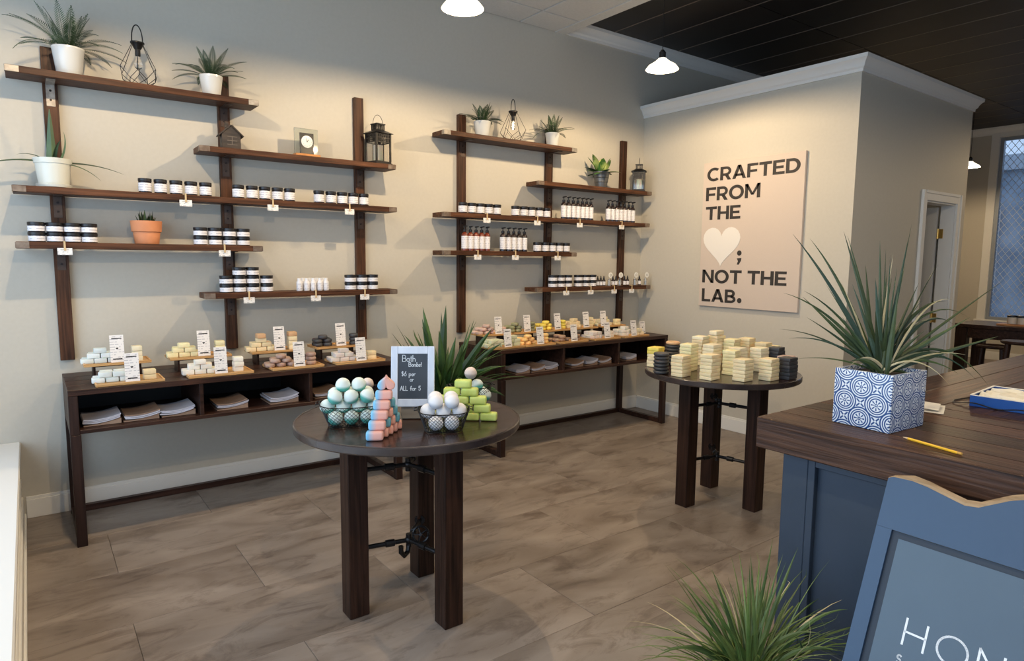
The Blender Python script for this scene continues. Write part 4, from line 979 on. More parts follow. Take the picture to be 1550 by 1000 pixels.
bx4, by4 = tpos(557, 615); bx4 += .03; by4 += .07
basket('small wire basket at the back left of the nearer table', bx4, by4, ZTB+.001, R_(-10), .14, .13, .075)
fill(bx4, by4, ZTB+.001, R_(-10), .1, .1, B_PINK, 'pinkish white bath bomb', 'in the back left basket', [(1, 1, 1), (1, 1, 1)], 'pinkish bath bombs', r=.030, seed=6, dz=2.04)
# pink and blue soap pyramid with a heart on top
SP = (.068, .040, .036)
px0, py0 = tpos(564, 668)
dv = (Vector(tpos(611, 640))-Vector((px0, py0))).normalized(); ang = math.atan2(dv.y, dv.x)
pang = R_(-28)
for k in range(5):
    n_ = 5-k
    for j in range(n_):
        q = Vector((px0, py0))+dv*(.020+.022*k+.044*j*1.0)
        m_ = BLUEPINK if j == 0 else (PEACH if (k == 0 or (j+k) % 3 == 0) else TEALB)
        if j == 0: nm = 'front pink and blue soap, %s of the leaning pyramid' % ['bottom', 'second layer', 'third layer', 'fourth layer', 'fifth layer'][k]
        else: nm = '%s %s-from-front in %s layer of the pink and blue pyramid' % (SN[m_.name], ORD[j], ORD[k])
        soap('bar', SP if j == 0 else (.050, .040, .036), m_, (q.x+(.0 if j == 0 else .012), q.y, ZTB+.0012+k*.0364), pang+(.03*((k*3+j) % 3-1)), nm, 'pink and blue soap pyramid')
hq = Vector((px0, py0))+dv*(.020+.022*5)
hm = M().prism(heart_pts(.038, 28), lambda u, v, w: (u, w, .028-v*.92), -.019, .019)

tag(part('heart_soap', hm, BLUEPINK, None, bevel=.005, seg=2, loc=(hq.x, hq.y, ZTB+.0012+5*.0364-.004), rz=pang, sharp=1.2), 'pink and blue heart soap standing on top of the pyramid', 'soap', 'pink and blue soap pyramid')
# lime soap wall
SL = (.074, .046, .036)
fx, fy = tpos(755, 638); lx_, ly_ = tpos(714, 637)
ld = (Vector((lx_, ly_))-Vector((fx, fy))).normalized(); la = math.atan2(-ld.y, -ld.x)
for k, (n_, off) in enumerate(((4, 0), (3, .030), (3, .048), (2, .085), (1, .115))):
    for j in range(n_):
        q = Vector((fx, fy))+ld*(off+.030+j*.079)
        soap('bar', SL, LIME, (q.x, q.y+.025, ZTB+.0012+k*.0364), la+.03*((k+j) % 3-1), 'lime green soap, %s layer, %s' % (['bottom', 'second', 'third', 'fourth', 'topmost'][k], 'alone at the peak' if n_ == 1 else ['right end', 'second from right', 'third from right', 'left end'][j if j < n_-1 or n_ == 4 else 3]), 'lime green soap pyramid')
# glyph strokes --------------------------------------------------------------
def arc(cx, cy, rx, ry, a0, a1, n=12): return [(cx+rx*math.cos(R_(a0+(a1-a0)*i/n)), cy+ry*math.sin(R_(a0+(a1-a0)*i/n))) for i in range(n+1)]
GL = {   # monoline glyphs: (advance, [polylines]) cap height 1
 'H': (.74, [[(0, 0), (0, 1)], [(.74, 0), (.74, 1)], [(0, .5), (.74, .5)]]),
 'O': (1.0, [arc(.5, .5, .5, .5, 0, 360, 32)]),
 'N': (.76, [[(0, 0), (0, 1), (.76, 0), (.76, 1)]]),
 'S': (.5, [arc(.25, .75, .23, .25, 40, 270, 12)+arc(.25, .25, .23, .25, 90, -140, 12)[1:]]),
 'I': (.1, [[(.05, 0), (.05, 1)]]),
 'B': (.55, [[(0, 0), (0, 1)], [(0, 1), (.25, 1)]+arc(.25, .76, .24, .24, 90, -90, 8)+[(0, .52)], [(.25, .52)]+arc(.28, .26, .27, .26, 90, -90, 8)+[(0, 0)]]),
 'a': (.42, [arc(.2, .25, .2, .25, 0, 360, 14), [(.4, .5), (.4, 0)]]), 't': (.3, [[(.14, .85), (.14, .08), (.26, 0)], [(0, .55), (.3, .55)]]),
 'h': (.4, [[(0, 1), (0, 0)], [(0, .3)]+arc(.19, .3, .19, .2, 180, 0, 8)+[(.38, 0)]]), 'o': (.44, [arc(.22, .25, .22, .25, 0, 360, 14)]),
 'm': (.62, [[(0, .5), (0, 0)], [(0, .3)]+arc(.15, .32, .15, .18, 180, 0, 6)+[(.3, 0)], [(.3, .3)]+arc(.45, .32, .15, .18, 180, 0, 6)+[(.6, 0)]]),
 'b': (.44, [[(0, 1), (0, 0)], arc(.2, .25, .2, .25, 0, 360, 14)]), 's': (.34, [[(.32, .45), (.14, .52), (.04, .4), (.28, .18), (.2, .02), (.0, .06)]]),
 '!': (.16, [[(.06, 1), (.06, .3)], [(.06, .08), (.06, 0)]]), '$': (.5, [arc(.25, .72, .2, .2, 40, 270, 8)+arc(.25, .3, .2, .2, 90, -140, 8), [(.25, 1.05), (.25, -.05)]]),
 '6': (.46, [[(.36, 1), (.1, .55)]+arc(.22, .27, .22, .27, 160, 520, 16)]), 'p': (.44, [[(0, .5), (0, -.4)], arc(.2, .25, .2, .25, 0, 360, 14)]),
 'e': (.42, [[(.02, .25), (.4, .25)]+arc(.21, .25, .2, .25, 0, 310, 12)]), 'r': (.32, [[(0, .5), (0, 0)], [(0, .3), (.12, .46), (.3, .48)]]),
 'A': (.6, [[(0, 0), (.3, 1), (.6, 0)], [(.1, .35), (.5, .35)]]), 'L': (.45, [[(0, 1), (0, 0), (.42, 0)]]), 'f': (.34, [[(.34, .95), (.2, 1), (.13, .85), (.13, 0)], [(0, .5), (.3, .5)]]),
 '5': (.46, [[(.42, 1), (.08, 1), (.05, .58)]+arc(.22, .32, .21, .3, 110, -150, 12)]), 'F': (.5, [[(0, 0), (0, 1), (.48, 1)], [(0, .52), (.4, .52)]]), ' ': (.35, [])}
def strokes(mb, text, fn, h, sw, gap=.16, th=.0006, x=0):
    """lay text out on a plane; fn(u,v,w) -> xyz"""
    for ch in text:
        adv, pls = GL[ch]
        for pl in pls:
            for i in range(len(pl)-1):
                a = Vector((x+pl[i][0]*h, pl[i][1]*h)); b = Vector((x+pl[i+1][0]*h, pl[i+1][1]*h))
                d_ = b-a
                if d_.length < 1e-6: continue
                d_.normalize(); n_ = Vector((-d_.y, d_.x))*sw/2; e = d_*sw*.35
                mb.prism([tuple(a-e-n_), tuple(b+e-n_), tuple(b+e+n_), tuple(a-e+n_)], fn, 0, th)
        x += (adv+gap)*h
    return x
# chalkboard --------------------------------------------------------------
cx_, cy_ = tpos(629, 634); cx_ += .0; cy_ += .02
t = thing('chalkboard_sign', 'small white framed chalkboard price sign on a wooden foot, nearer round table', 'sign', (cx_, cy_, ZTB+.0015), R_(-34))
ft = M().prism([(-.050, 0), (.050, 0), (.056, .03), (.050, .062), (.02, .078), (-.02, .078), (-.050, .062), (-.056, .03)], lambda u, v, w: (u, w, v), -.022, .022)
part('wooden_foot', ft, wood('pale_grey_wood', (.22, .17, .12), (.34, .28, .21), 0, rough=.6), t, bevel=.004)
tl = Matrix.Translation((0, -.028, .058)) @ Matrix.Rotation(R_(-8), 4, 'X')
CW, CH = .096, .268
def bpart(nm, mb, m_, par=None, **k): mb.xf(tl); return part(nm, mb, m_, par or t, **k)
FRW = mat('white_washed_frame', (.70, .74, .80), .5, col2=(.60, .64, .72), scale=25, stretch=(1, 1, .3))
for (a, b, c, d__) in ((-CW, -CW+.030, 0, CH), (CW-.030, CW, 0, CH), (-CW+.0302, CW-.0302, 0, .034), (-CW+.0302, CW-.0302, CH-.034, CH)):
    bpart('frame_bar', M().box(a, b, -.010, .004, c, d__), FRW, bevel=.002)
cb = bpart('slate', M().box(-CW+.030, CW-.030, -.003, .003, .034, CH-.034), mat('chalkboard_slate', (.028, .036, .048), .55, col2=(.04, .048, .06), scale=12))
CHK = mat('chalk_white', (.75, .78, .80), .8); ck = M()
for tx, x0, z0, hh in (('Bath', -.046, .200, .028), ('Bombs!', -.018, .178, .018), ('$6 per', -.050, .136, .020), ('or', -.012, .112, .018), ('ALL for 5', -.055, .072, .019)):
    strokes(ck, tx, lambda u, v, w, z0=z0, x0=x0: (x0+u, -.0032-w, z0+v), hh, .0026, .12, .0004)
ck.xf(tl); o = part('chalk_writing', ck, CHK, cb)
# ------------------------------------------------------------------ poster on the right wall
t = thing('wall_poster', 'large beige canvas with black lettering and a white heart on the right wall', 'poster', (-.001, -1.315, 1.84))
PY0, PY1, PZ0, PZ1 = -.802, -1.822, 1.162, 2.513
cv = part('canvas', M().box(-.028, 0, PY1+1.315, PY0+1.315, PZ0-1.84, PZ1-1.84), mat('beige_canvas', (.60, .50, .42), .85, col2=(.62, .52, .44), scale=300, bump=.05), t, bevel=.002)
def fy(u, v, w): return (-.0285-w, -u+1.315, v-1.84)     # u runs towards -y
def quad(mb, pts, q=.0008): mb.prism(pts, fy, 0, q)
def cq(mb, *ps):   # polygon, forced CCW
    a = sum(ps[i][0]*ps[(i+1) % len(ps)][1]-ps[(i+1) % len(ps)][0]*ps[i][1] for i in range(len(ps)))
    quad(mb, list(ps) if a > 0 else list(ps)[::-1])
SW = .225
def ringarc(mb, cx, cy, rx, ry, a0, a1, f, sx=SW, n=18):
    for i in range(n):
        p = []
        for a, k in ((a0+(a1-a0)*i/n, 0), (a0+(a1-a0)*(i+1)/n, 0), (a0+(a1-a0)*(i+1)/n, 1), (a0+(a1-a0)*i/n, 1)):
            c, s_ = math.cos(R_(a)), math.sin(R_(a)); p.append(f(cx+(rx-(sx if k else 0))*c, cy+(ry-(sx*.9 if k else 0))*s_))
        cq(mb, *p)
def bold(mb, ch, x0, z0, h):
    f = lambda u, v: (x0+u*h, z0+v*h)
    R = lambda a, b, c, d_: cq(mb, f(a, c), f(b, c), f(b, d_), f(a, d_))
    P = lambda *p: cq(mb, *[f(*q) for q in p])
    s = SW
    if ch == 'T': R(0, .86, 1-s*.9, 1); R(.43-s/2, .43+s/2, 0, 1-s*.9); return .86
    if ch == 'H': R(0, s, 0, 1); R(.87-s, .87, 0, 1); R(s, .87-s, .5-s*.42, .5+s*.42); return .87
    if ch == 'E': R(0, s, 0, 1); R(s, .78, 0, s*.85); R(s, .76, 1-s*.85, 1); R(s, .70, .5-s*.4, .5+s*.4); return .78
    if ch == 'F': R(0, s, 0, 1); R(s, .76, 1-s*.85, 1); R(s, .70, .46-s*.4, .46+s*.4); return .76
    if ch == 'L': R(0, s, 0, 1); R(s, .72, 0, s*.85); return .72
    if ch == 'A': P((0, 0), (.24, 0), (.62, 1), (.38, 1)); P((.76, 0), (1.0, 0), (.62, 1), (.38, 1)); R(.22, .78, .20, .37); return 1.0
    if ch == 'N': R(0, s, 0, 1); R(.90-s, .90, 0, 1); P((s*.0, 1), (s*.95, 1), (.90, 0), (.90-s*.95, 0)); return .90
    if ch == 'M': R(0, s, 0, 1); R(1.06-s, 1.06, 0, 1); P((0, 1), (s*.9, 1), (.53+.09, .22), (.53-.09, .22)); P((1.06, 1), (1.06-s*.9, 1), (.53-.09, .22), (.53+.09, .22)); return 1.06
    if ch == 'O': ringarc(mb, .54, .5, .54, .52, 0, 360, f, n=32); return 1.08
    if ch == 'C': ringarc(mb, .54, .5, .54, .52, 48, 312, f, n=26); return .94
    if ch == 'D': R(0, s, 0, 1); R(s, .42, 0, s*.88); R(s, .42, 1-s*.88, 1); ringarc(mb, .42, .5, .50, .50, -90, 90, f, n=18); return .92
    if ch in 'RB':
        R(0, s, 0, 1); R(s, .44, 1-s*.85, 1)
        yb = .32 if ch == 'R' else .42
        R(s, .44, yb, yb+s*.8); ringarc(mb, .44, (1+yb)/2, .38 if ch == 'R' else .33, (1-yb)/2, -90, 90, f, sx=SW*.92)
        if ch == 'R': P((.36, .34), (.60, .38), (.84, 0), (.58, 0)); return .84
        R(s, .46, 0, s*.85); ringarc(mb, .46, .285, .38, .285, -90, 90, f, sx=SW*.92); return .84
    if ch in '.;:':
        ringarc(mb, .13, .13, .13, .13, 0, 360, f, sx=.128, n=14); 
        return .26
    if ch == ' ': return .28
    return .3
LET = M()
def line(text, u0, u1, z0, z1):   # fit between u0..u1 (u = -y), cap band z0..z1
    h = z1-z0; adv = []
    dm = M(); tot = 0
    for ch in text: tot += bold(dm, ch, 0, 0, 1)+.07
    tot -= .07; k = (u1-u0)/(tot*h)
    x = u0
    for ch in text:
        L1 = M(); a = bold(L1, ch, 0, z0, h)
        L1.v = [(v[0], 1.315-(x+(1.315-v[1])*k), v[2]) for v in L1.v]
        if L1.v: part('letter', L1, INK, cv, sharp=None)
        x += (a+.07)*h*k
line('CRAFTED', .845, 1.780, 2.340, 2.462)
line('FROM', .840, 1.415, 2.158, 2.284)
line('THE', .845, 1.225, 1.980, 2.104)
line('NOT THE', .835, 1.712, 1.386, 1.510)
line('LAB', .838, 1.215, 1.206, 1.330)
for (u, z) in ((1.255, 1.234), (1.232, 1.668)):
    LET = M(); ringarc(LET, u, z, .024, .024, 0, 360, lambda a, b: (a, b), sx=.0235, n=16); part('letter', LET, INK, cv, sharp=None)
LET = M()
cq(LET, (1.208, 1.620), (1.257, 1.624), (1.254, 1.600), (1.232, 1.562), (1.210, 1.562), (1.222, 1.594))
part('letter', LET, INK, cv, sharp=None)
hp = []
for i in range(40):
    a = 2*PI*i/40; xh, zh = 16*math.sin(a)**3/32, (13*math.cos(a)-5*math.cos(2*a)-2*math.cos(3*a)-math.cos(4*a))/29
    hp.append((1.035+xh*.405, 1.755+zh*.368))
hb = M(); hb.prism(hp, fy, 0, .004)
part('white_heart', hb, mat('white_heart_vinyl', (.80, .76, .70), .7), cv, sharp=.5)
# ------------------------------------------------------------------ service counter
ZK = 1.06; KX, KY = -3.255, -3.545
t = thing('service_counter', 'navy counter with thick distressed dark plank top, right foreground', 'counter', (KX, KY, 0))
for i in range(5):
    part('top_plank', M().box(i*.139+.001, (i+1)*.139-.001, -2.2, 0 if i else 0, ZK-.108, ZK), wood('counter_plank_y%d' % i, (.012, .006, .0045), (.135-.012*(i % 3), .066, .038), 1, rough=.42, rnd=.3, lo=.28, hi=.85, k=24, bump=.35), t, bevel=.0035)
for i in range(6):
    part('top_plank', M().box(.6965, 4.4, -(i+1)*.150+.001, -i*.150-.001, ZK-.108, ZK), PLANK, t, bevel=.0035)
bx0 = .055; bz = ZK-.109
part('corner_post', M().box(bx0, bx0+.09, -.165, -.075, 0, bz), NAVY, t, bevel=.002)
part('stile', M().box(bx0+.0005, bx0+.022, -.190, -.1655, 0, bz), NAVY, t, bevel=.0015)
part('top_rail', M().box(bx0, bx0+.022, -2.1, -.1905, bz-.034, bz), NAVY, t, bevel=.0015)
part('bottom_rail', M().box(bx0, bx0+.022, -2.1, -.1905, 0, .30), NAVY, t, bevel=.0015)
part('recessed_panel', M().box(bx0+.024, bx0+.036, -2.1, -.1655, .0, bz-.001), NAVY, t)
part('stile', M().box(bx0, bx0+.022, -1.05, -.95, .3005, bz-.0345), NAVY, t, bevel=.0015)
part('side_panel', M().box(bx0+.0905, 4.3, -.125, -.105, 0, bz), NAVY, t)
part('carcass', M().box(bx0+.0365, .60, -2.1, -.1655, .001, bz-.002).box(.60, 4.3, -.80, -.126, .001, bz-.002), NAVY, t)
# ------------------------------------------------------------------ patterned planter
def tilemat():
    mt = mat('blue_white_tile_pattern', (.75, .78, .80), .35, coat=.3); n = mt.node_tree.nodes; l = mt.node_tree.links; p = n['Principled BSDF']
    def N(op, a, b=None, c=None):
        x = n.new('ShaderNodeMath'); x.operation = op
        for i, v in enumerate((a, b, c)):
            if v is None: continue
            if isinstance(v, (int, float)): x.inputs[i].default_value = v
            else: l.new(v, x.inputs[i])
        return x.outputs[0]
    tc = n.new('ShaderNodeTexCoord'); sp = n.new('ShaderNodeSeparateXYZ'); l.new(tc.outputs['Object'], sp.inputs[0])
    per = .104
    u = N('DIVIDE', N('ADD', N('ADD', sp.outputs[0], sp.outputs[1]), .051), per); v = N('DIVIDE', N('ADD', sp.outputs[2], .022), per)
    def cell(off):
        a = N('SUBTRACT', N('FRACT', N('ADD', u, off+10)), .5); b = N('SUBTRACT', N('FRACT', N('ADD', v, off+10)), .5)
        return a, b, N('SQRT', N('ADD', N('MULTIPLY', a, a), N('MULTIPLY', b, b)))
    a1, b1, d1 = cell(0); a2, b2, d2 = cell(.5)
    d_ = N('MINIMUM', d1, d2); sel = N('LESS_THAN', d1, d2)
    def mixv(x, y): return N('ADD', N('MULTIPLY', x, sel), N('MULTIPLY', y, N('SUBTRACT', 1, sel)))
    th = N('ARCTAN2', mixv(b1, b2), mixv(a1, a2))
    # rings
    def band(lo, hi): return N('MULTIPLY', N('GREATER_THAN', d_, lo), N('LESS_THAN', d_, hi))
    pet = N('MULTIPLY', N('GREATER_THAN', N('COSINE', N('MULTIPLY', th, 8)), .35), band(.065, .165))
    blue = N('ADD', pet, N('ADD', N('ADD', band(.020, .052), band(.188, .228)), N('ADD', band(.258, .292), band(.328, .372))))
    # diamonds between the circles
    g1 = N('SUBTRACT', N('FRACT', N('ADD', u, 10.5)), .5); g2 = N('SUBTRACT', N('FRACT', N('ADD', v, 10)), .5)
    def star(gu, gv):
        s_ = N('ABSOLUTE', N('SUBTRACT', N('ABSOLUTE', gu), N('ABSOLUTE', gv))); m_ = N('MAXIMUM', N('ABSOLUTE', gu), N('ABSOLUTE', gv))
        return N('MULTIPLY', N('LESS_THAN', s_, .034), N('MULTIPLY', N('LESS_THAN', m_, .125), N('GREATER_THAN', m_, .03)))
    h1 = N('SUBTRACT', N('FRACT', N('ADD', u, 10)), .5); h2 = N('SUBTRACT', N('FRACT', N('ADD', v, 10.5)), .5)
    blue = N('ADD', blue, N('MULTIPLY', N('GREATER_THAN', d_, .365), N('ADD', star(g1, g2), star(h1, h2))))
    blue = N('MINIMUM', blue, 1)
    mx = n.new('ShaderNodeMix'); mx.data_type = 'RGBA'; mx.inputs[6].default_value = (.74, .77, .80, 1); mx.inputs[7].default_value = (.010, .060, .22, 1)
    l.new(blue, mx.inputs[0]); l.new(mx.outputs[2], p.inputs['Base Color']); return mt
PXC, PYC = -3.008, -3.836; PW, PD, PHH = .212, .190, .186
t = thing('spiky_potted_plant', 'tall spiky plant in a blue and white patterned square planter on the counter', 'plant', (PXC, PYC, ZK+.001), R_(-4))
hw, hd = PW/2, PD/2
pb = M().box(-hw, hw, -hd, -hd+.012, 0, PHH).box(-hw, hw, hd-.012, hd, 0, PHH).box(-hw, -hw+.012, -hd+.012, hd-.012, 0, PHH).box(hw-.012, hw, -hd+.012, hd-.012, 0, PHH).box(-hw+.012, hw-.012, -hd+.012, hd-.012, 0, .01)
bmx = M(); bmx.v = []
o_ = [(-hw, -hd), (hw, -hd), (hw, hd), (-hw, hd)]; q_ = .012; i_ = [(-hw+q_, -hd+q_), (hw-q_, -hd+q_), (hw-q_, hd-q_), (-hw+q_, hd-q_)]
vs = [(x, y, 0) for x, y in o_]+[(x, y, PHH) for x, y in o_]+[(x, y, PHH) for x, y in i_]+[(x, y, .012) for x, y in i_]
fs = [(3, 2, 1, 0)]+[(k, (k+1) % 4, 4+(k+1) % 4, 4+k) for k in range(4)]+[(4+k, 4+(k+1) % 4, 8+(k+1) % 4, 8+k) for k in range(4)]+[(8+k, 8+(k+1) % 4, 12+(k+1) % 4, 12+k) for k in range(4)]+[(12, 13, 14, 15)]
part('planter_box', M().add(vs, fs), tilemat(), t, bevel=.003, seg=2)
part('soil', M().box(-hw+.0135, hw-.0135, -hd+.0135, hd-.0135, .013, PHH-.016), SOIL, t)
def bez(p0, p1, p2, n=12):
    return [(1-u)**2*p0+2*u*(1-u)*p1+u*u*p2 for u in [i/(n-1) for i in range(n)]]
def screen_leaf(parent, org, base, tip_px, dep, bow, w, mt, zmin=None, name='leaf', n=12, broad=False):
    """org: world origin of parent; base: local start; tip seen at tip_px, dep metres farther than the base"""
    b = Vector(org)+Vector(base); D0_ = -AB.dot(b-CAM)
    r = ray(*tip_px); tip = CAM+r*((D0_+dep)/F)
    if zmin is not None and tip.z < zmin: tip.z = zmin
    mid = b.lerp(tip, .5); L = (tip-b).length
    mid = mid+Vector((0, 0, 1))*L*bow
    pts = bez(b, mid, tip, n)
    if zmin is not None: pts = [Vector((p.x, p.y, max(p.z, zmin))) if i > 1 else p for i, p in enumerate(pts)]
    rot = Matrix.Rotation(-parent.rotation_euler[2], 3, 'Z')
    loc = [rot @ (p-Vector(org)) for p in pts]
    dr = (tip-b).normalized(); view = (b-CAM).normalized(); side = rot @ dr.cross(view)
    side = side + rot @ Vector((0, 0, .3)) if abs(side.z) < .5 else side
    ws = [w*((.55+.45*min(1, u*4))*(1-u**1.6)+.02) for u in [i/(n-1) for i in range(n)]]
    if broad: ws = [w*(math.sin(PI*min(.5, .12+u*.9)) if u < .42 else max(.02, math.cos(PI/2*((u-.42)/.58)**1.5))) for u in [i/(n-1) for i in range(n)]]
    return part(name, M().ribbon(loc, ws, tuple(side), .35), mt, parent, sharp=None)
LT_ = [((1200, 354), .10, .10, .0085), ((1226, 361), .16, .16, .008), ((1277, 350), .05, .04, .009), ((1283, 357), .12, .07, .007), ((1332, 364), .02, .0, .0085), ((1341, 376), .1, 0, .005), ((1348, 386), .0, 0, .006),
 ((1374, 364), .06, -.03, .009), ((1380, 339), .16, -.05, .006), ((1343, 408), .05, .02, .008), ((1358, 404), .0, -.02, .006), ((1432, 456), .15, .35, .009), ((1391, 428), .1, .05, .007), ((1420, 400), .2, .1, .004),
 ((1445, 492), .2, .45, .009), ((1520, 424), .25, .02, .006), ((1471, 485), .25, .45, .005), ((1468, 480), -.05, .0, .011), ((1511, 509), .1, .02, .010), ((1450, 565), -.05, .35, .007), ((1496, 583), .1, .5, .006), ((1478, 575), .0, .48, .006),
 ((1215, 449), .05, .02, .009), ((1186, 443), .12, .22, .006), ((1217, 440), -.1, .18, .006), ((1250, 430), .1, .02, .005), ((1221, 480), -.05, .06, .006), ((1180, 498), .2, .20, .004), ((1193, 512), -.1, .22, .0045), ((1205, 543), .1, .16, .0035),
 ((1240, 470), .2, .1, .005), ((1285, 548), -.06, .35, .009), ((1300, 455), .0, .05, .008), ((1262, 520), .1, .12, .007), ((1310, 400), .14, .05, .009), ((1325, 420), -.05, .03, .010), ((1360, 440), -.06, .03, .010), ((1380, 470), .0, .05, .009),
 ((1400, 500), -.08, .1, .009), ((1415, 520), .05, .18, .008), ((1440, 545), .1, .22, .006), ((1275, 480), .05, .05, .009), ((1290, 430), .1, .06, .008), ((1350, 420), .15, 0, .009), ((1370, 400), .2, 0, .007), ((1405, 600), -.03, .5, .006), ((1430, 535), -.12, .3, .007), ((1325, 470), -.1, .02, .009), ((1345, 480), -.12, 0, .009), ((1395, 455), .25, .1, .006), ((1410, 480), .15, .15, .007)]
org = (PXC, PYC, ZK+.001)
rg = random.Random(9)
for i, (tp, dep, bow, w_) in enumerate(LT_):
    a = rg.uniform(0, 2*PI); rr = rg.uniform(.0, .024)
    screen_leaf(t, org, (rr*math.cos(a), rr*math.sin(a), PHH-.016), tp, dep*.6, bow, w_, SPIKE if i % 7 else leafm('deep_green_leaf', (.02, .05, .03), (.04, .075, .04)), zmin=ZK+.03)
for tp, dep, bow, w_ in (((1285, 555), -.05, .55, .006), ((1437, 582), -.08, .55, .0035), ((1443, 454), .12, .42, .004), ((1294, 470), .0, .02, .004), ((1462, 537), -.06, .25, .004), ((1352, 385), .0, .0, .005), ((1272, 425), .05, .1, .004), ((1415, 405), .2, .04, .003)):
    a = rg.uniform(0, 2*PI); screen_leaf(t, org, (.02*math.cos(a), .02*math.sin(a), PHH-.016), tp, dep*.6, bow, w_, DRY, zmin=ZK+.03)['label'] = 'dry straw-coloured leaf'
# ------------------------------------------------------------------ pencil, paper, blue box
p0, p1 = at(1366, 661, 2, ZK+.004), at(1456, 687, 2, ZK+.004); dp = (p1-p0); Lp = dp.length
t = thing('pencil', 'yellow pencil lying on the counter in front of the planter', 'pencil', (p0.x, p0.y, ZK+.0042), math.atan2(dp.y, dp.x))
part('barrel', M().tube([(.020, 0, 0), (Lp-.012, 0, 0)], .0042, 6), mat('yellow_pencil_paint', (.85, .48, .03), .35), t)
part('sharpened_tip', M().tube([(.003, 0, 0), (.020, 0, 0)], [.0012, .0040], 8), mat('bare_pencil_wood', (.62, .45, .27), .6), t)
part('graphite', M().tube([(0, 0, 0), (.003, 0, 0)], [.0003, .0012], 6), mat('graphite', (.05, .05, .055), .4), t)
part('eraser_end', M().tube([(Lp-.012, 0, 0), (Lp, 0, 0)], .0040, 8), mat('brown_wood_end', (.55, .30, .06), .5), t)
PAP = mat('cream_paper', (.74, .70, .62), .7)
t = thing('folded_paper', 'small cream folded paper lying on the counter behind the planter', 'paper', (-2.62, -3.845, ZK+.0008), R_(20))
part('sheet', M().add([(-.07, -.045, 0), (.07, -.05, .001), (.075, .04, .0), (-.06, .05, .0), (-.07, -.045, .001), (.07, -.05, .006), (.075, .04, .003), (-.06, .05, .001)], [(0, 3, 2, 1), (4, 5, 6, 7), (0, 1, 5, 4), (1, 2, 6, 5), (2, 3, 7, 6), (3, 0, 4, 7)]), PAP, t)
part('folded_flap', M().add([(-.05, -.03, .0065), (.06, -.035, .012), (.03, .035, .022), (-.045, .03, .010), (-.05, -.03, .0072), (.06, -.035, .0127), (.03, .035, .0227), (-.045, .03, .0107)], [(0, 3, 2, 1), (4, 5, 6, 7), (0, 1, 5, 4), (1, 2, 6, 5), (2, 3, 7, 6), (3, 0, 4, 7)]), PAP, t)
t = thing('blue_box', 'open bright blue box lined with white tissue on the counter, right edge', 'box', (-2.27, -4.10, ZK+.001), R_(3))
BL = mat('bright_blue_card', (.012, .085, .36), .35)
w_, d_, h_ = .145, .20, .040
vs = [(-w_, -d_, 0), (w_, -d_, 0), (w_, d_, 0), (-w_, d_, 0), (-w_, -d_, h_), (w_, -d_, h_), (w_, d_, h_), (-w_, d_, h_), (-w_+.003, -d_+.003, h_), (w_-.003, -d_+.003, h_), (w_-.003, d_-.003, h_), (-w_+.003, d_-.003, h_), (-w_+.003, -d_+.003, .003), (w_-.003, -d_+.003, .003), (w_-.003, d_-.003, .003), (-w_+.003, d_-.003, .003)]
part('box_tray', M().add(vs, [(3, 2, 1, 0)]+[(k, (k+1) % 4, 4+(k+1) % 4, 4+k) for k in range(4)]+[(4+k, 4+(k+1) % 4, 8+(k+1) % 4, 8+k) for k in range(4)]+[(8+k, 8+(k+1) % 4, 12+(k+1) % 4, 12+k) for k in range(4)]+[(12, 13, 14, 15)]), BL, t)
part('white_rim', M().box(-w_-.001, -w_+.006, -d_, d_, h_+.0003, h_+.003).box(w_-.006, w_+.001, -d_, d_, h_+.0003, h_+.003).box(-w_+.0062, w_-.0062, -d_-.001, -d_+.006, h_+.0003, h_+.003).box(-w_+.0062, w_-.0062, d_-.006, d_+.001, h_+.0003, h_+.003), mat('white_card', (.80, .78, .72), .5), t)
tm = M(); n_ = 14; rg = random.Random(3)
for i in range(n_):
    for j in range(n_):
        tm.v.append((-w_+.008+(2*w_-.016)*i/(n_-1), -d_+.008+(2*d_-.016)*j/(n_-1), .022+.022*rg.random()))
for i in range(n_-1):
    for j in range(n_-1): tm.f.append((i*n_+j, (i+1)*n_+j, (i+1)*n_+j+1, i*n_+j+1))
part('tissue', tm, mat('white_tissue_paper', (.80, .76, .64), .8), t, sharp=.2)
cord = []
for i in range(26):
    u = i/25; cord.append((-w_-.012-.012*math.sin(u*5), d_*.98+.05-u*.42, .004+.010*math.sin(u*9)**2))
cord = [(.02, d_+.03, .003), (-.05, d_+.055, .003), (-.11, d_+.06, .003)]+cord
tag(part('black_cord', M().tube(cord, .0024, 6), BLACKM, None, loc=(-2.27, -4.10, ZK+.001)), 'thin black cord draped in front of the blue box on the counter', 'cord')
# ------------------------------------------------------------------ blue sign board leaning at the counter
Po = Vector((-3.364, -4.033, 1.0)); dv_ = Vector((-.197, 0, -.474)).normalized(); wv = Vector((0, -1, 0)); nv = wv.cross(dv_).normalized()
if nv.x > 0: nv = -nv
def bp(u, v, w): return tuple(wv*u+dv_*v+nv*w)     # w out of the face, towards the street side
BH = 1.0/(-dv_.z)-.004; BW = .62
t = thing('sign_board', 'blue painted sandwich board with white lettering leaning against the counter', 'sign', tuple(Po))
top = [(0, .002), (.012, -.004), (.06, -.006), (.10, .000), (.14, .010), (.19, .022), (.22, .018), (.25, .000), (.28, -.018), (.31, -.030), (.36, -.034), (.46, -.010), (.50, .0), (.56, -.006), (.608, -.004), (.62, .002)]
outline = [(u, v) for u, v in top]
def board(nm, mt, w0, w1, parent, inner=None, bevel=0):
    mb = M(); n = len(top)
    if inner:
        iu0, iu1, iv0, iv1 = inner
        # frame pieces: left, right, bottom, top
        mb.prism([(0, iv1), (iu0, iv1), (iu0, iv0), (0, .002)][::1], bp, w0, w1)
        return mb
    mb.prism(outline+[(BW, BH), (0, BH)], bp, w0, w1); return mb
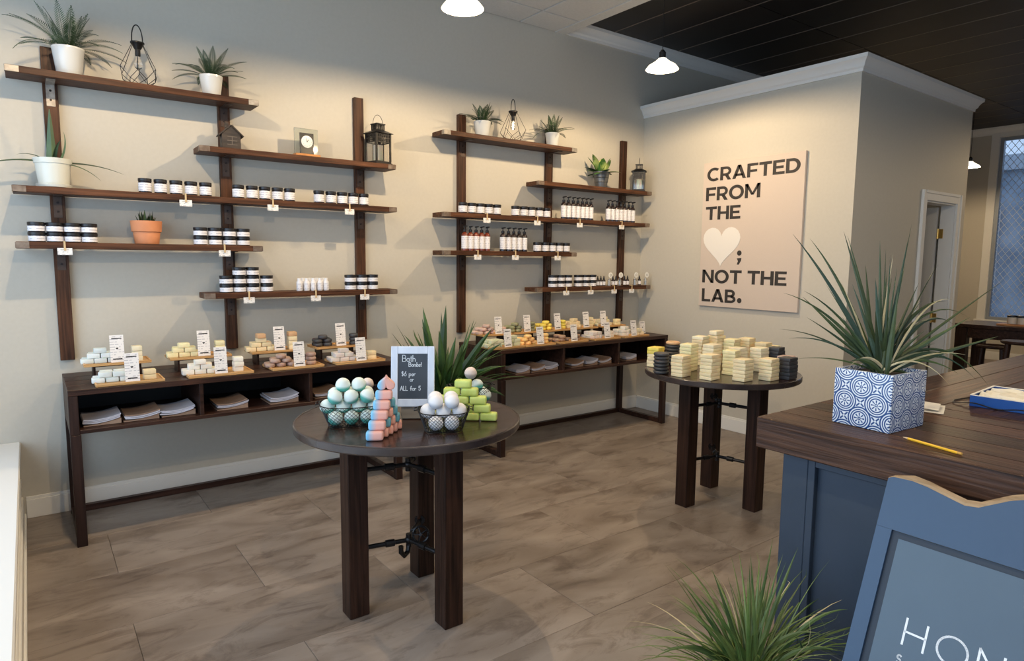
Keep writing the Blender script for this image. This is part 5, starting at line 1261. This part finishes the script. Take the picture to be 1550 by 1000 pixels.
bk = M().prism(outline+[(BW, BH), (0, BH)], bp, -.034, -.010)
part('back_panel', bk, PLY, t, sharp=.3)
iu0, iu1, iv0, iv1 = .040, BW-.040, .136, BH-.16
fr = M()
fr.prism(outline+[(BW, iv0), (iu1, iv0), (iu0, iv0), (0, iv0)], bp, -.0098, 0)
fr2 = M().prism([(0, iv0+.0004), (iu0, iv0+.0004), (iu0, iv1), (0, iv1)], bp, -.0098, 0)
fr3 = M().prism([(iu1, iv0+.0004), (BW, iv0+.0004), (BW, iv1), (iu1, iv1)], bp, -.0098, 0)
fr4 = M().prism([(0, iv1+.0004), (BW, iv1+.0004), (BW, BH), (0, BH)], bp, -.0098, 0)
for m_ in (fr, fr2, fr3, fr4): part('frame_board', m_, SIGNB, t, sharp=.3)
cap = M()
for i in range(len(top)-1):
    a, b = top[i], top[i+1]
    q0 = len(cap.v); e0, e1 = .0175*min(1, .3+a[0]*12), .0175*min(1, .3+b[0]*12)
    for (p_, e_) in ((a, e0), (b, e1)):
        cap.v += [bp(p_[0], p_[1]-.0003, -.0004), bp(p_[0], p_[1]-.0003-e_*.45, -.003), bp(p_[0], p_[1]-e_, -.012), bp(p_[0], p_[1]-e_, -.034), bp(p_[0], p_[1]-.0003, -.034)]
    for k in range(5): cap.f.append((q0+k, q0+(k+1) % 5, q0+5+(k+1) % 5, q0+5+k))
part('plywood_edge', cap, PLY, t, sharp=None)
part('groove', M().prism([(iu0+.0003, iv0+.0006), (iu1-.0003, iv0+.0006), (iu1-.0003, iv1-.0003), (iu0+.0003, iv1-.0003)], bp, -.0098, -.0085), SIGND, t, sharp=None)
pn = part('sign_panel', M().prism([(iu0+.020, iv0+.018), (iu1-.020, iv0+.018), (iu1-.020, iv1-.018), (iu0+.020, iv1-.018)], bp, -.0084, -.004), SIGNP, t, sharp=.3)
lt = M(); fl_ = lambda u, v, w: bp(.1252+u, .4075-v, -.0039+w)
strokes(lt, 'H', fl_, .0655, .0052, .38, .0005)
strokes(lt, 'O', lambda u, v, w: bp(.2005+u, .4075-v, -.0039+w), .0655, .0052, .3, .0005)
strokes(lt, 'N', lambda u, v, w: bp(.2870+u, .4075-v, -.0039+w), .0655, .0052, .3, .0005)
strokes(lt, 'S', lambda u, v, w: bp(.1225+u, .455-v, -.0039+w), .019, .0040, .3, .0005)
part('white_lettering', lt, mat('white_sign_paint', (.85, .88, .90), .5), pn, sharp=None)
# rear leg panel folded behind
rp = M().prism([(0.004, .01), (BW-.004, .01), (BW-.004, BH), (0.004, BH)], bp, -.062, -.044)
part('rear_panel', rp, SIGNB, t, sharp=.3)
part('hinge', M().prism([(.10, .012), (.16, .012), (.16, .03), (.10, .03)], bp, -.0438, -.0342), STEEL, t)
# ------------------------------------------------------------------ grassy plant by the counter foot
gx_, gy_ = -3.60, -3.79; gz = .34
t = thing('grassy_potted_plant', 'bushy grassy plant with dry tips at the foot of the counter, bottom edge', 'plant', (gx_, gy_, 0))
part('pot', M().lathe([(.10, .001), (.105, .01), (.15, gz-.03), (.155, gz-.028), (.155, gz), (.14, gz), (.138, gz-.03), (.004, gz-.032)], 28), mat('dark_stoneware', (.07, .075, .08), .4), t)
part('soil', M().lathe([(.002, gz-.0315), (.137, gz-.0315), (.135, gz-.022), (.002, gz-.018)], 20), SOIL, t)
org = (gx_, gy_, 0); rg = random.Random(21)
tips = [((1170, 815), -.05, .0), ((1208, 828), -.05, .1), ((1136, 838), .0, 0), ((1031, 880), -.05, .08), ((1078, 862), .0, .08), ((1020, 905), .0, .2), ((1283, 922), -.05, .35), ((1277, 968), .0, .35), ((1268, 985), -.1, .4), ((1000, 985), .0, .4),
 ((985, 998), -.1, .4), ((1132, 870), -.1, .0), ((1150, 860), .1, .0), ((1190, 850), .05, 0), ((1060, 900), -.1, .1), ((1050, 935), .1, .3), ((1232, 935), .1, .3), ((1245, 960), -.1, .4), ((1240, 905), .1, .2), ((1100, 900), .1, .05)]
for tp, dep, bow in tips: 
    a = rg.uniform(0, 2*PI); rr = rg.uniform(0, .05); screen_leaf(t, org, (rr*math.cos(a), rr*math.sin(a), gz-.02), tp, dep, bow, rg.uniform(.006, .010), GRASS)
for i in range(230):
    a = rg.uniform(0, 2*PI); rr = rg.uniform(0, .08); el = rg.uniform(.5, 1.5); L = rg.uniform(.20, .44)
    if abs(math.cos(a)) > .5 and math.cos(a) > 0: el = max(el, 1.15)
    mt_ = DRY if i % 17 == 0 else GRASS
    pts = leaf_pts(L, a, el, rg.uniform(.5, 2.2), 9, rr*math.cos(a), rr*math.sin(a), gz-.02)
    pts = [(min(x, .27), max(y, -.20), max(z, gz+.01)) for x, y, z in pts]
    w_ = rg.uniform(.003, .007)
    part('leaf', M().ribbon(pts, [w_*((.6+.4*min(1, k/3))*(1-(k/8)**1.6)+.03) for k in range(9)], (-math.sin(a), math.cos(a), 0), .35), mt_, t, sharp=None)
# ------------------------------------------------------------------ big leafy plant between the two consoles
ux, uy = -2.74, -.52
t = thing('leafy_floor_plant', 'big dark green strap-leaved plant between the consoles, behind the nearer table', 'plant', (ux, uy, 0))
part('pot', M().lathe([(.12, .001), (.125, .01), (.165, .36), (.17, .362), (.17, .40), (.155, .40), (.153, .37), (.004, .365)], 28), mat('black_plastic_pot', (.03, .03, .032), .5), t)
part('soil', M().lathe([(.002, .366), (.152, .366), (.15, .376), (.002, .38)], 20), SOIL, t)
org = (ux, uy, 0); rg = random.Random(31)
big = [((640, 465), .02, .0, .020), ((675, 462), 0, -.01, .020), ((668, 473), .05, .0, .013), ((639, 482), -.05, .05, .018), ((612, 507), .0, .22, .010), ((609, 521), -.1, .25, .009), ((620, 530), .05, .25, .009), ((745, 497), -.05, .10, .018), ((759, 520), -.1, .25, .014), ((718, 482), .1, .0, .007), ((712, 488), .1, .0, .006),
 ((690, 510), .0, .0, .020), ((650, 520), -.1, .05, .020), ((760, 555), .0, .35, .016), ((752, 590), -.1, .45, .018), ((735, 560), -.15, .35, .020), ((700, 545), -.15, .15, .022), ((665, 500), -.1, .0, .020), ((655, 545), -.1, .2, .018), ((720, 530), -.05, .15, .022), ((740, 540), .1, .25, .018), ((700, 520), .1, .05, .018),
 ((640, 590), -.15, .4, .014), ((650, 600), -.1, .45, .014), ((765, 600), .05, .5, .014), ((630, 560), .1, .3, .014), ((725, 600), -.2, .45, .020), ((690, 590), -.25, .35, .018)]
for i, (tp, dep, bow, w_) in enumerate(big):
    a = rg.uniform(0, 2*PI); rr = rg.uniform(0, .05)
    screen_leaf(t, org, (rr*math.cos(a), rr*math.sin(a), .37), tp, dep, bow, w_*1.45, BUSH, broad=True)
for i in range(95):
    a = rg.uniform(0, 2*PI); rr = rg.uniform(0, .06); el = rg.uniform(1.0, 1.5); L = rg.uniform(.45, .85)
    pts = leaf_pts(L, a, el, rg.uniform(.3, 1.8), 10, rr*math.cos(a), rr*math.sin(a), .37)
    pts = [(max(min(x, .43 if z < .95 else 1), -.41 if z < .95 else -1), min(y, .48), z) for x, y, z in pts]
    w_ = rg.uniform(.016, .030)
    part('leaf', M().ribbon(pts, [w_*((.5+.5*min(1, k/3))*(1-(k/9)**3)+.03) for k in range(10)], (-math.sin(a), math.cos(a), 0), .3), BUSH, t, sharp=None)
# ------------------------------------------------------------------ far table, stools and the things on it
ZF2 = .93
FX0, FY0 = 3.0, -1.93
t = thing('window_table', 'long dark wooden table standing before the far street window', 'table', (FX0, FY0, 0))
FD, FL = .66, 2.2
for i in range(4): part('top_plank', M().box(i*FD/4+.001, (i+1)*FD/4-.001, -FL, 0, ZF2-.038, ZF2), CONX, t, bevel=.003)
part('apron', M().box(.03, .055, -FL+.14, -.14, ZF2-.15, ZF2-.0385), CONX, t); part('apron', M().box(FD-.055, FD-.03, -FL+.14, -.14, ZF2-.15, ZF2-.0385), CONX, t)
part('apron', M().box(.135, FD-.135, -.055, -.03, ZF2-.15, ZF2-.0385), CONX, t)
for x in (.02, FD-.13):
    for y in (-.13, -FL+.02): part('leg', M().box(x, x+.11, y, y+.11, 0, ZF2-.0385), CONZ, t, bevel=.004)
def stool(label, x, y, h=.62):
    t = thing('bar_stool', label, 'stool', (x, y, 0), R_(12), 'dark wooden stools at the window table')
    part('seat', M().lathe([(.004, h-.028), (.135, h-.03), (.148, h-.018), (.148, h-.008), (.138, h), (.01, h-.004)], 28), CONX, t)
    c = [Vector((sx, sy, 0)) for sx in (-1, 1) for sy in (-1, 1)]
    for v in c: part('leg', M().tube([v*.130+Vector((0, 0, .003)), v*.085+Vector((0, 0, h-.0305))], [.020, .022], 8), CONZ, t)
    for z, k in ((.18, .147), (.36, .127)):
        for a, b in ((0, 1), (1, 3), (3, 2), (2, 0)):
            kk = .130-.045*z/h; part('rung', M().tube([c[a]*kk*.90+c[b]*kk*.10+Vector((0, 0, z)), c[b]*kk*.90+c[a]*kk*.10+Vector((0, 0, z))], .011, 6), CONZ, t)
q1 = at(1503, 522, 0, 2.82); q2 = at(1543, 516, 0, 2.40)
stool('low dark round stool at the window table, left one', 2.82, q1.y, q1.z)
stool('dark round stool at the window table, cut by the right edge', 2.40, q2.y, q2.z)
q = at(1541, 490, 0, 3.2)
t = thing('wooden_tray', 'orange wooden tray on the far window table', 'tray', (3.2, q.y-.03, ZF2+.0005))
part('tray_board', M().box(-.09, .09, -.20, .20, 0, .02), mat('orange_tray_wood', (.50, .20, .07), .45, col2=(.60, .27, .10), scale=8), t, bevel=.004)
for i, px in enumerate((1532, 1548)):
    yy = at(px, 485, 0, 3.2).y
    t = thing('candle_jar', ['cream candle jar with black lid on the far tray, left one', 'cream candle jar on the far tray, cut by the right edge'][i], 'jar', (3.2, yy, ZF2+.0215))
    part('jar_body', M().lathe([(.040, 0), (.045, .004), (.045, .07), (.042, .072)], 18), mat('cream_glass', (.70, .62, .50), .4), t)
    part('lid', M().lathe([(.044, .0725), (.047, .074), (.047, .090), (.044, .092)], 18), LIDB, t)
